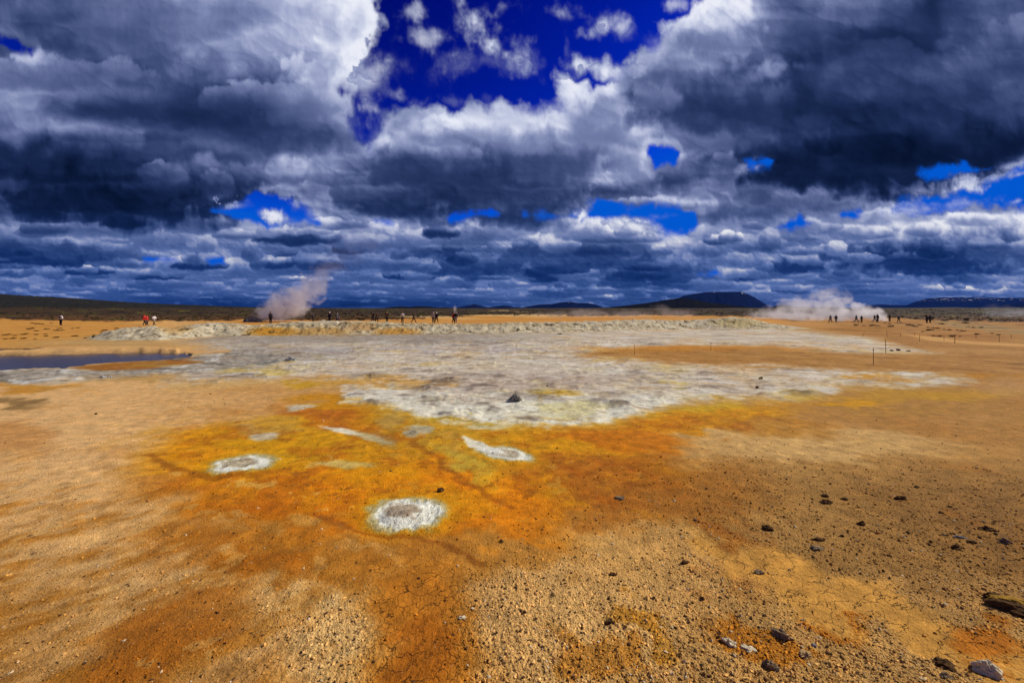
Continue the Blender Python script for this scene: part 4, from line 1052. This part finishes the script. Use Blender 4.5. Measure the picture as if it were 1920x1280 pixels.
# ---------------------------------------------------------------- heath beyond the sand: low dark scrub, too dense to count
def build_scrub():
    r = np.random.RandomState(8); n = 9000
    D = 84 * np.exp(r.rand(n) ** 1.3 * 1.9); px = r.uniform(-150, 2080, n); x = (px - 960) / FOC * D; y = D
    z, alb, gr, cr, pa, ht = ground_field(x, y)
    k = ht > .6; x, y, z, D = x[k], y[k], z[k], D[k]; n = len(x)
    s = (.12 + .35 * r.rand(n) ** 2) * (D / 110) ** .6
    cnt = 7
    base = []
    for j in range(cnt): base.append((math.cos(j * 2.4) * (.3 + .7 * (j % 3) / 2), math.sin(j * 2.4) * (.3 + .7 * (j % 2)), 0))
    V = []; F = []
    ang = r.uniform(0, 6.28, (n, cnt)); rad = r.uniform(.1, 1, (n, cnt)); hh = r.uniform(.4, 1.0, (n, cnt))
    cx = x[:, None] + np.cos(ang) * rad * s[:, None]; cyy = y[:, None] + np.sin(ang) * rad * s[:, None]
    tri = []
    for q in range(3):
        a2 = ang + q * 2.09 + r.uniform(-.3, .3, (n, cnt)); w = s[:, None] * .55
        tri.append(np.stack([cx + np.cos(a2) * w, cyy + np.sin(a2) * w, (z - .05)[:, None] + 0 * cx], -1))
    top = np.stack([cx + r.uniform(-.2, .2, (n, cnt)) * s[:, None], cyy, z[:, None] + hh * s[:, None] * .8], -1)
    P = np.stack(tri + [top], 2).reshape(-1, 3); m4 = n * cnt
    f = np.array([(0, 1, 3), (1, 2, 3), (2, 0, 3)], np.int32)
    me = tri_mesh('heath_scrub', P, (f[None] + (np.arange(m4) * 4)[:, None, None]).reshape(-1, 3))
    pal = np.array([(.022, .018, .008), (.045, .030, .014), (.040, .038, .010), (.075, .045, .02), (.014, .012, .006)])
    vcol(me, 'tint', np.repeat(pal[r.randint(0, 5, n)], cnt * 4, 0))
    m, tt = new_mat('heath'); nn = N(tt); nn.surf(nn.add('ShaderNodeAttribute', attribute_name='tint').outputs[0], .95, None, .05)
    me.materials.append(m)
    tag(link(bpy.data.objects.new('heath_scrub', me)), 'low dark heath scrub covering the plain beyond the sand', None, kind='stuff')
build_scrub()

# ---------------------------------------------------------------- tussocks on the sand
M_grass = stone_mat('dry_tussock', (.045, .026, .010), (.10, .055, .018), 8)
def tussock_mesh(seed):
    r = random.Random(seed); bm = bmesh.new()
    for k in range(46):
        a = r.uniform(0, 6.28); rd = r.random() ** .6 * .8; bx, by = math.cos(a) * rd * .7, math.sin(a) * rd * .7
        h = (1.05 - rd * .7) * r.uniform(.45, .9); lean = .35 + rd * .4; w = r.uniform(.05, .11); ca, sa = math.cos(a + 1.57), math.sin(a + 1.57)
        v = [bm.verts.new(p) for p in ((bx - ca * w, by - sa * w, -.05), (bx + ca * w, by + sa * w, -.05), (bx + math.cos(a) * lean * .5 + ca * w * .6, by + math.sin(a) * lean * .5 + sa * w * .6, h * .7),
             (bx + math.cos(a) * lean * .5 - ca * w * .6, by + math.sin(a) * lean * .5 - sa * w * .6, h * .7), (bx + math.cos(a) * lean, by + math.sin(a) * lean, h))]
        bm.faces.new((v[0], v[1], v[2], v[3])); bm.faces.new((v[3], v[2], v[4]))
    bmesh.ops.create_icosphere(bm, subdivisions=2, radius=.6, matrix=Matrix.Translation((0, 0, .02)) @ Matrix.Diagonal((1.1, 1.1, .5, 1)))
    me = bpy.data.meshes.new('grass_tussock'); bm.to_mesh(me); bm.free(); me.materials.append(M_grass); return me
TM = [tussock_mesh(i) for i in range(4)]
NTH = ['leftmost', 'second', 'third', 'fourth', 'fifth', 'sixth', 'seventh', 'eighth', 'ninth', 'tenth', 'eleventh', 'twelfth', 'thirteenth', 'fourteenth', 'fifteenth', 'sixteenth', 'seventeenth', 'eighteenth', 'nineteenth', 'twentieth', 'twenty-first', 'twenty-second', 'twenty-third', 'twenty-fourth', 'twenty-fifth', 'twenty-sixth', 'twenty-seventh', 'twenty-eighth', 'twenty-ninth', 'thirtieth', 'thirty-first', 'thirty-second', 'thirty-third', 'thirty-fourth', 'thirty-fifth', 'thirty-sixth', 'thirty-seventh', 'thirty-eighth', 'thirty-ninth', 'fortieth']
def tussocks(pts, label, group, wpx=(4, 9)):
    for i, (px, py) in enumerate(sorted(set(pts))):
        x, y = unproj(px, py); w = rs.uniform(*wpx) / FOC * y * .5
        o = link(bpy.data.objects.new('grass_tussock', rs.choice(TM))); o.location = (x, y, ground_z(x, y)); o.scale = (w * 1.3, w, w * .7); o.rotation_euler = (0, 0, rs.uniform(0, 6))
        tag(o, label + ', ' + NTH[i] + ('' if i == 0 else ' from the left'), 'tussock', group)
tussocks([(8,628),(16,627),(28,629),(44,627),(50,625),(68,627),(85,626),(104,633),(108,632),(86,630),(60,614),(54,615),(88,615),(105,618),(112,618),(118,617),(68,619),(136,614),(146,613),(10,636),(60,606),(70,607),(80,608),(96,606),(24,635),(44,635),(66,636),(112,614)],
         'brown tussock on the sand left of the pale bank', 'tussocks on the left sand', (6, 12))
tussocks([(1600 + u, 600 + v) for u, v in ((5,8),(20,9),(32,10),(38,9),(48,10),(60,4),(68,5),(74,9),(105,7),(112,10),(118,12),(140,13),(150,15),(158,16),(145,19),(138,20),(130,22),(170,18),(180,19),(195,19),(205,21),(150,30),(162,31),(185,31),(200,31),(215,12),(225,14),(240,14),(260,25),(232,27),(272,28),(70,12),(90,3),(125,6),(165,5),(190,6),(210,4))],
         'dark tussock on the rise below the right walkers', 'tussocks on the right rise', (6, 14))
tussocks([(218,614),(196,618),(190,621),(178,630),(176,632),(160,634),(140,630),(244,624),(205,623),(925,615),(922,618),(1000,612),(1210,611),(1120,611),(1400,606),(1360,604),(1050,617),(775,618)],
         'small dark plant on the pale mud bank', 'plants on the pale bank', (6, 12))
# ---------------------------------------------------------------- people
def cloth_mat(name, c, r=.85):
    m, t = new_mat(name); n = N(t); tc = n.add('ShaderNodeTexCoord').outputs['Object']
    n.surf(n.mix(n.noise(tc, 14, 3), tuple(x * .8 for x in c) + (1,), tuple(min(1, x * 1.15) for x in c) + (1,)), r, n.bump(n.noise(tc, 9, 3), .02, .6), .2)
    return m
CM = {}
def cm(c):
    pal = dict(black=(.012, .012, .016), navy=(.012, .018, .05), red=(.55, .02, .015), darkred=(.22, .015, .02), white=(.72, .72, .72), grey=(.20, .20, .22), pale=(.45, .44, .45),
               olive=(.06, .06, .03), brown=(.08, .045, .025), skin=(.50, .28, .18), hairdark=(.02, .013, .01), hairfair=(.30, .19, .08), boots=(.02, .015, .012), slate=(.07, .08, .11), khaki=(.17, .14, .10), blue=(.03, .06, .16))
    if c not in CM: CM[c] = cloth_mat('cloth_' + c if c not in ('skin',) else 'skin', pal[c])
    return CM[c]

def skin_obj(name, verts, edges, mat, parent, sub=1):
    """verts: {key: (pos, radius)}; a Skin modifier grows one continuous surface round the joints"""
    keys = list(verts); me = bpy.data.meshes.new(name)
    bm = bmesh.new(); lay = bm.verts.layers.skin.verify(); bv = {}
    for i, k in enumerate(keys):
        p, r = verts[k]; v = bm.verts.new(p); rr = r if isinstance(r, tuple) else (r, r)
        v[lay].radius = rr; v[lay].use_root = (i == 0); bv[k] = v
    for a, b in edges: bm.edges.new((bv[a], bv[b]))
    bm.to_mesh(me); bm.free(); me.materials.append(mat)
    o = link(bpy.data.objects.new(name, me), parent)
    s = o.modifiers.new('skin', 'SKIN'); s.use_smooth_shade = True
    q = o.modifiers.new('sub', 'SUBSURF'); q.levels = sub; q.render_levels = sub
    return o

def ball(name, loc, sc, mat, parent, seed=1, rough=.06):
    me = stone_mesh(name, seed, *sc, rough, 2, facet=-.4); me.materials.append(mat)
    for p in me.polygons: p.use_smooth = True
    o = link(bpy.data.objects.new(name, me), parent); o.location = loc
    return o

def person(px, feet, D, facing, label, top='black', legs='navy', head='hairdark', stride=.0, arms='down', lean=0.0, pack=None, h=1.72, group=None, hood=False, bag=None, long=False):
    """facing: degrees, 0 = away from the viewer, 90 = to the right, 180 = to the viewer"""
    x = (px - 960) / FOC * D; y = D; z = ground_z(x, y)
    root = empty('person', (x, y, z), -R(facing)); tag(root, label, 'person', group)
    root.scale = (h / 1.72,) * 3
    S = stride
    hip = .92 - abs(S) * .12; la = lean
    def tr(z_): return la * max(0, z_ - hip)            # forward lean
    V = {}
    V['pelvis'] = ((0, 0, hip), (.15, .105)); V['waist'] = ((0, tr(1.10), 1.10 - abs(S) * .1), (.125, .095)); V['chest'] = ((0, tr(1.32), 1.33 - abs(S) * .1), (.165, .115))
    V['neck'] = ((0, tr(1.48) + .01, 1.47 - abs(S) * .1), .055); V['chin'] = ((0, tr(1.55) + .025, 1.545 - abs(S) * .1), (.068, .078)); V['skull'] = ((0, tr(1.62) + .015, 1.635 - abs(S) * .1), (.076, .092))
    V['nose'] = ((0, tr(1.58) + .115, 1.58 - abs(S) * .1), .014)
    E = [('pelvis', 'waist'), ('waist', 'chest'), ('chest', 'neck'), ('neck', 'chin'), ('chin', 'skull'), ('chin', 'nose')]
    for sd, s in (('l', -1), ('r', 1)):
        f = S * s * .5
        V['hip' + sd] = ((.09 * s, 0, hip - .06), .095); V['knee' + sd] = ((.10 * s, f * .55 + (.04 if f < 0 else .06) * (abs(S) > .1), .50 - abs(S) * .03), .062)
        V['ankle' + sd] = ((.10 * s, f * 1.05 - .03, .09 + (.06 if f < 0 else 0) * abs(S)), .042); V['toe' + sd] = ((.115 * s, f * 1.05 + .15, .035), .034)
        E += [('pelvis', 'hip' + sd), ('hip' + sd, 'knee' + sd), ('knee' + sd, 'ankle' + sd), ('ankle' + sd, 'toe' + sd)]
        dz = -abs(S) * .1; y0 = tr(1.42)
        sh = (.185 * s, y0, 1.42 + dz)
        if arms == 'down': el = (.245 * s, y0 - .03 - f * .25, 1.13 + dz); wr = (.25 * s, y0 + .06 - f * .5, .88 + dz)
        elif arms == 'camera': el = (.25 * s, y0 + .14, 1.22 + dz); wr = (.07 * s, y0 + .27, 1.50 + dz)
        elif arms == 'chest': el = (.27 * s, y0 + .02, 1.15 + dz); wr = (.06 * s, y0 + .24, 1.20 + dz)
        elif arms == 'hips': el = (.36 * s, y0 - .06, 1.17 + dz); wr = (.17 * s, y0 + .02, .98 + dz)
        elif arms == 'point': el = ((.26 * s, y0 + .10, 1.25 + dz) if s > 0 else (.25 * s, y0 - .02, 1.14 + dz)); wr = ((.25 * s, y0 + .38, 1.32 + dz) if s > 0 else (.25 * s, y0 + .05, .90 + dz))
        V['sh' + sd] = (sh, .062); V['el' + sd] = (el, .046); V['wr' + sd] = (wr, .031)
        d = (Vector(wr) - Vector(el)).normalized(); pm = Vector(wr) + d * .075; side = d.cross(Vector((0, 1, .3))).normalized()
        V['palm' + sd] = (tuple(pm), (.040, .020))
        E += [('chest', 'sh' + sd), ('sh' + sd, 'el' + sd), ('el' + sd, 'wr' + sd), ('wr' + sd, 'palm' + sd)]
        V['thumb' + sd] = (tuple(Vector(wr) + d * .07 + side * .055), .011); E.append(('wr' + sd, 'thumb' + sd))
        for q in range(4):
            V['f%d%s' % (q, sd)] = (tuple(pm + d * (.07 + .012 * (q in (1, 2)) - .012 * (q == 3)) + side * (.027 - .018 * q)), .009); E.append(('palm' + sd, 'f%d%s' % (q, sd)))
    skin_obj('body', V, E, cm('skin'), root)
    def sub(keys, grow, over={}):
        o = {}
        for k in keys:
            p, r = V[k]; r = r if isinstance(r, tuple) else (r, r); o[k] = (p, (r[0] + grow, r[1] + grow))
        o.update(over); return o
    # trousers
    tk = ['pelvis', 'hipl', 'hipr', 'kneel', 'kneer', 'anklel', 'ankler']
    T = sub(tk, .02); T['kneel'] = (T['kneel'][0], .085); T['kneer'] = (T['kneer'][0], .085); T['anklel'] = (T['anklel'][0], .068); T['ankler'] = (T['ankler'][0], .068)
    skin_obj('trousers', T, [e for e in E if e[0] in tk and e[1] in tk], cm(legs), root)
    # jacket
    J = sub(['chest', 'waist', 'shl', 'shr', 'ell', 'elr', 'wrl', 'wrr'], .028)
    J['hem'] = ((0, 0, hip - (.12 if long else .0)), (.185, .145)); J['collar'] = (V['neck'][0], .078)
    J = {k: J[k] for k in ['chest', 'waist', 'hem', 'collar', 'shl', 'shr', 'ell', 'elr', 'wrl', 'wrr']}
    skin_obj('jacket', J, [('chest', 'waist'), ('waist', 'hem'), ('chest', 'collar'), ('chest', 'shl'), ('shl', 'ell'), ('ell', 'wrl'), ('chest', 'shr'), ('shr', 'elr'), ('elr', 'wrr')], cm(top), root)
    sk = V['skull'][0]
    ball('hood' if hood else 'hair', (sk[0], sk[1] - .022, sk[2] + .012), (.112, .125, .128) if hood else (.098, .112, .112), cm(head), root)
    for s in ('l', 'r'):
        a = Vector(V['ankle' + s][0]); t = Vector(V['toe' + s][0])
        skin_obj('shoe', {'a': (tuple(a + Vector((0, -.02, -.03))), .055), 'b': (tuple(t + Vector((0, .02, 0))), (.048, .038))}, [('a', 'b')], cm('boots'), root)
    if pack:
        c = V['chest'][0]
        skin_obj('backpack', {'a': ((0, c[1] - .21, c[2] + .10), (.12, .075)), 'b': ((0, c[1] - .23, c[2] - .24), (.145, .105))}, [('a', 'b')], cm(pack), root)
    if bag:
        skin_obj('shoulder_bag', {'a': ((.24, .0, hip + .10), (.05, .09)), 'b': ((.25, .0, hip - .08), (.06, .11))}, [('a', 'b')], cm(bag), root)
    return root

PL = [
 # px, D, facing, label, kwargs
 (114, 68, 0, 'person in a black vest with white sleeves, alone at the far left on the sand', dict(top='white', legs='black', pack='black', arms='hips')),
 (271, 68, 80, 'person in a darker red jacket, left one of the pair in red', dict(top='red', legs='black', stride=.5, hood=True, head='red')),
 (275.5, 67.5, 80, 'person in a bright red jacket, right one of the pair in red', dict(top='red', legs='navy', stride=.4, head='red', h=1.6)),
 (289, 68, 110, 'person in a white top striding behind the pair in red', dict(top='white', legs='khaki', stride=.8, arms='chest')),
 (507.5, 63, 0, 'person in a grey coat standing in front of the tall steam column', dict(top='slate', legs='black', bag='brown', long=True, h=1.78)),
 (587, 66, 250, 'person in dark clothes raising a camera, first one right of the steam column', dict(top='slate', legs='black', arms='camera')),
 (618, 67, 200, 'person with a pale hood and dark coat standing right of the one with the camera', dict(top='navy', legs='black', head='pale', hood=True, long=True)),
 (632, 67, 110, 'person in dark clothes stepping out, rightmost of the three near the steam column', dict(top='slate', legs='navy', stride=.7)),
 (699, 68, 200, 'person in a dark jacket, left one of the close pair left of the centre', dict(top='black', legs='slate', arms='chest', stride=.2)),
 (706.5, 68, 230, 'person in a brown jacket, right one of the close pair left of the centre', dict(top='brown', legs='black', stride=.3)),
 (725.5, 68, 180, 'person all in black facing the viewer, just right of the brown jacket', dict(top='black', legs='black', head='hairfair', arms='chest')),
 (754.5, 64, 150, 'person with a white backpack and black trousers', dict(top='pale', legs='black', arms='chest', pack='white')),
 (775.5, 66, 80, 'person in black walking with one leg trailing, right of the white backpack', dict(top='black', legs='brown', stride=.8, arms='camera', h=1.6)),
 (812.5, 65, 170, 'person in a pale top, left of the pair walking near the centre', dict(top='pale', legs='slate', head='pale', stride=.2)),
 (818.5, 65, 200, 'person in black with a pale hat, right one of the pair near the centre', dict(top='black', legs='black', head='white', stride=.6, pack='black')),
 (850, 66, 100, 'person in a dark red coat by the small wisp of steam', dict(top='darkred', legs='black', stride=.4, long=True)),
 (854.5, 66, 180, 'person in a black jacket and grey trousers by the small wisp of steam', dict(top='black', legs='grey', stride=.1)),
 (1557, 92, 250, 'person in a grey top walking, leftmost of the walkers by the right steam cloud', dict(top='grey', legs='slate', stride=.7)),
 (1567.5, 91, 180, 'person in a black jacket just right of the leftmost walker by the steam', dict(top='black', legs='navy', stride=.3, arms='hips')),
 (1605.5, 94, 80, 'person in black taking a wide step in front of the steam', dict(top='black', legs='black', stride=1.0, hood=True, head='black')),
 (1615.5, 94, 180, 'short person in black standing right of the one with the wide step', dict(top='black', legs='brown', h=1.55)),
 (1640, 96, 80, 'person in brown walking towards the steam jet, left of a close pair', dict(top='brown', legs='slate', stride=.8)),
 (1645.5, 97, 180, 'tall person in black in front of the steam jet, right of a close pair', dict(top='black', legs='black', h=1.84)),
 (1668, 97, 250, 'person in dark clothes leaning towards the steam jet from its right', dict(top='black', legs='slate', arms='point', lean=.15)),
 (1685, 97, 90, 'person with a white cap at the top of the rise, right of the steam jet', dict(top='black', legs='slate', head='white', hood=True, stride=.4)),
 (1738, 92, 180, 'person in black, left of the pair standing low on the right rise', dict(top='black', legs='black', arms='chest')),
 (1744, 92, 180, 'person with a fair head, right one of the pair on the right rise', dict(top='navy', legs='black', head='hairfair')),
]
for (px, D, fc, lab, kw) in PL:
    person(px, 0, D, fc, lab, group='visitors walking among the vents', **kw)

# ---------------------------------------------------------------- rope fence stakes
M_stake = stone_mat('rusty_stake', (.05, .03, .02), (.10, .05, .03), 20)
def tube(name, pts, rads, mat, parent=None, seg=8):
    bm = bmesh.new(); rings = []
    P = [Vector(p) for p in pts]
    for i, p in enumerate(P):
        d = (P[min(i + 1, len(P) - 1)] - P[max(i - 1, 0)]).normalized()
        a = d.cross(Vector((0, 0, 1))); a = a if a.length > .01 else Vector((1, 0, 0)); a.normalize(); b = d.cross(a)
        r = rads[i] if isinstance(rads, (list, tuple)) else rads
        rings.append([bm.verts.new(p + (a * math.cos(t) + b * math.sin(t)) * r) for t in [k * 2 * math.pi / seg for k in range(seg)]])
    for r0, r1 in zip(rings[:-1], rings[1:]):
        for k in range(seg): bm.faces.new((r0[k], r0[(k + 1) % seg], r1[(k + 1) % seg], r1[k]))
    bm.faces.new(rings[0][::-1]); bm.faces.new(rings[-1])
    bmesh.ops.recalc_face_normals(bm, faces=bm.faces[:])
    me = bpy.data.meshes.new(name); bm.to_mesh(me); bm.free(); me.materials.append(mat)
    for p in me.polygons: p.use_smooth = True
    return link(bpy.data.objects.new(name, me), parent)

STAKES = [(1637.5, 684, 32, .008, 0, 'nearest and thickest stake, on the orange sand of the right flat'), (1661, 663, 27, .009, -.03, 'stake with a knob at mid height behind and right of the nearest one'),
 (1190, 666, 20, .006, -.02, 'thin stake at the left tip of the orange sand tongue'), (1333, 656, 15, .006, 0, 'thin stake at the far edge of the orange sand tongue'),
 (1790, 643.5, 17, .012, .05, 'dark stout stake of the far rope line on the right'), (1724, 640, 12, .008, -.02, 'thin stake left of the dark stout one on the right sand'),
 (1770, 639, 9, .007, 0, 'short stake just left of the dark stout one'), (1873.5, 641, 12, .009, 0, 'stake between the dark stout one and the right edge'),
 (1663, 632, 12, .008, 0, 'thin stake at the end of the far white strip'), (1688, 632, 8, .008, 0, 'short stake at the foot of the right sandy rise'),
 (1715, 630, 6, .008, 0, 'shortest stake at the foot of the right sandy rise'), (1830, 634, 7, .009, 0, 'short stake behind the rope, nearer the right edge'), (1896, 634, 6, .009, 0, 'short far stake closest to the right edge'),
 (1616, 631, 8, .008, .6, 'slanting stake lying over at the far white strip')]
tops = {}
for (px, py, hp, rad, ln, lab) in STAKES:
    x, y = unproj(px, py); z = ground_z(x, y); h = hp / FOC * y
    root = empty('fence_stake', (x, y, z)); tag(root, lab, 'stake', 'stakes of the rope fence')
    tube('rod', [(0, 0, -.1), (ln * h * .5, 0, h * .5), (ln * h, 0, h)], [rad, rad, rad * .9], M_stake, root)
    k = .62 if 'knob' in lab else .9
    tube('rope_eye', [(ln * h * k, 0, h * k - rad * 1.5), (ln * h * k, 0, h * k), (ln * h * k, 0, h * k + rad * 1.5)], [rad * 1.5, rad * 1.9, rad * 1.5], M_stake, root)
    tops[px] = Vector((x + ln * h * k, y, z + h * k))
M_rope = stone_mat('old_rope', (.10, .07, .05), (.20, .15, .10), 30)
def rope(a, b, label, sag=.05):
    A, B = tops[a], tops[b]; pts = []
    for i in range(13):
        t = i / 12; p = A.lerp(B, t); p.z -= sag * 4 * t * (1 - t); pts.append(p)
    o = tube('rope', pts, .005, M_rope); tag(o, label, 'rope', 'ropes of the fence')
rope(1724, 1790, 'rope strung from the thin stake to the dark stout one'); rope(1790, 1873.5, 'rope strung from the dark stout stake towards the right edge')
rope(1663, 1688, 'rope strung between the two stakes below the steam jet'); rope(1688, 1715, 'short rope at the foot of the right sandy rise')

# ---------------------------------------------------------------- stone heap round the tall vent
x0, D0 = (474 - 960) / FOC * 71, 71.0
cairn = empty('vent_cairn', (x0, D0, ground_z(x0, D0))); tag(cairn, 'heap of grey stones piled round the vent at the foot of the tall steam column', 'cairn')
r2_ = random.Random(9); M_cairn = stone_mat('cairn_rock', (.14, .13, .11), (.34, .32, .28), 3)
CR = [stone_mesh('rock', 500 + k, .22, .17, .15, .3, 2) for k in range(5)]
for m_ in CR: m_.materials.append(M_cairn)
for k in range(70):
    a = r2_.uniform(0, 6.28); rd = r2_.random() ** .6; hh = (1 - rd) * 1.0
    o = link(bpy.data.objects.new('rock', CR[k % 5]), cairn); o.location = (math.cos(a) * rd * 1.5, math.sin(a) * rd * .9, hh * .95 + .05); o.rotation_euler = (r2_.random() * 3, r2_.random() * 3, r2_.random() * 3)
    s = r2_.uniform(.7, 1.5); o.scale = (s, s, s)
me = stone_mesh('mound', 91, 1.45, .9, .95, .2, 3, point=.4); me.materials.append(M_cairn); link(bpy.data.objects.new('mound', me), cairn)
# ---------------------------------------------------------------- steam
def steam(name, label, puffs, D, dens, nscale, col=(.93, .90, .90), amp=.9, aniso=.2, seed=0.0, thick=.8, kind=None, soft=.55):
    """puffs: photo x, y, half width, half height (in photo pixels at distance D), strength"""
    P = []
    for (px, py, rx, ry, st) in puffs:
        c = Vector(((px - 960) / FOC * D, D, EYE - (py - 580) / FOC * D)); k = D / FOC
        P.append((c, Vector((rx * k, max(rx, ry) * k * thick, ry * k)), st))
    org = P[0][0].copy()
    bm = bmesh.new()
    for c, r, st in P: bmesh.ops.create_icosphere(bm, subdivisions=2, radius=1.0, matrix=Matrix.Translation(c - org) @ Matrix.Diagonal((r.x * 1.25, r.y * 1.25, r.z * 1.25, 1)))
    h = bmesh.ops.convex_hull(bm, input=bm.verts[:]); 
    bmesh.ops.delete(bm, geom=list({g for g in h['geom_interior'] if isinstance(g, bmesh.types.BMVert)}), context='VERTS')
    hull = {g for g in h['geom'] if isinstance(g, bmesh.types.BMFace)}
    bmesh.ops.delete(bm, geom=[f for f in bm.faces if f not in hull], context='FACES_ONLY')
    me = bpy.data.meshes.new(name); bm.to_mesh(me); bm.free()
    o = link(bpy.data.objects.new(name, me)); o.location = org
    m, t = new_mat('steam'); n = N(t); tc = n.add('ShaderNodeTexCoord').outputs['Object']
    sc = n.add('ShaderNodeVectorMath', operation='ADD'); n.put(sc.inputs[0], tc); sc.inputs[1].default_value = (seed, seed, seed)
    ns = n.add('ShaderNodeTexNoise'); n.put(ns.inputs['Vector'], sc.outputs[0]); ns.inputs['Scale'].default_value = nscale; ns.inputs['Detail'].default_value = 5; ns.inputs['Roughness'].default_value = .6
    nv = n.math('SUBTRACT', ns.outputs[0], .5)
    field = None
    for c, r, st in P:
        s1 = n.add('ShaderNodeVectorMath', operation='SUBTRACT'); n.put(s1.inputs[0], tc); s1.inputs[1].default_value = c - org
        s2 = n.add('ShaderNodeVectorMath', operation='DIVIDE'); n.put(s2.inputs[0], s1.outputs[0]); s2.inputs[1].default_value = r
        ln = n.add('ShaderNodeVectorMath', operation='LENGTH'); n.put(ln.inputs[0], s2.outputs[0])
        f = n.math('SUBTRACT', 1.0, ln.outputs['Value'])
        f = n.math('MULTIPLY_ADD', nv, amp * 2, f)
        f = n.math('MULTIPLY', n.rng(f, 0, soft, 0, 1, True), st)
        field = f if field is None else n.math('MAXIMUM', field, f)
    v = n.add('ShaderNodeVolumePrincipled'); v.inputs['Color'].default_value = col + (1,); v.inputs['Anisotropy'].default_value = aniso
    n.put(v.inputs['Density'], n.math('MULTIPLY', field, dens))
    ou = n.add('ShaderNodeOutputMaterial'); n.put(ou.inputs['Volume'], v.outputs[0])
    me.materials.append(m)
    return tag(o, label, 'steam', None, kind)
steam('steam_plume', 'tall pinkish steam column rising to the right from the stone heap', [(482,594,12,8,1.5),(498,588,24,15,1.5),(524,583,38,22,1.4),(548,568,40,27,1.3),(568,552,34,26,1.1),(588,534,28,24,.75),(603,518,20,18,.45),(622,500,34,20,.10),(645,476,50,26,.035),(676,450,60,30,.025)], 72.5, .33, .6, (.97, .965, 1.0), 1.4, seed=3)
steam('steam_plume', 'wide white steam cloud blown left from the jet among the right walkers', [(1663,600,9,3,1.5),(1650,594,14,7,1.4),(1628,588,24,13,1.2),(1606,580,18,17,1.0),(1588,590,34,14,.9),(1560,570,30,22,.5),(1548,590,34,14,.8),(1500,580,50,22,.25),(1490,592,60,10,.5),(1445,590,40,14,.2),(1548,552,34,14,.2)], 100, .5, .42, (.96, .965, 1.0), 1.7, seed=9)
steam('steam_wisp', 'thin brownish steam drifting low before the dark central hill', [(1100,588,60,10,.7),(1180,590,60,10,.6),(1240,582,22,16,.8),(1270,588,40,9,.8),(1040,590,60,8,.4)], 105, .05, .35, (.9, .84, .8), 1.2, seed=15)
steam('steam_wisp', 'small white wisp rising above the pair by the central sand', [(853,588,5,6,1.0),(853,579,4,9,.6)], 69, .6, 1.2, (.95, .95, .95), 1.0, seed=21)
steam('steam_wisp', 'faint bluish steam in front of the snowy range at the right edge', [(1885,588,40,8,.6),(1870,580,24,12,.5),(1930,586,50,10,.6)], 120, .05, .3, (.85, .88, .95), 1.2, seed=27)

# ---------------------------------------------------------------- the air
def haze(dens):
    bm = bmesh.new(); bmesh.ops.create_cube(bm, size=1.0)
    bmesh.ops.scale(bm, vec=(18600, 18600, 480), verts=bm.verts); bmesh.ops.translate(bm, vec=(0, 0, 180), verts=bm.verts)
    me = bpy.data.meshes.new('haze'); bm.to_mesh(me); bm.free()
    m, t = new_mat('haze'); n = N(t); v = n.add('ShaderNodeVolumePrincipled'); v.inputs['Color'].default_value = (.05, .22, 1.0, 1); v.inputs['Density'].default_value = dens; v.inputs['Anisotropy'].default_value = 0
    ou = n.add('ShaderNodeOutputMaterial'); n.put(ou.inputs['Volume'], v.outputs[0]); me.materials.append(m)
    tag(link(bpy.data.objects.new('haze', me)), None, None, kind='stuff')
haze(1.4e-5)
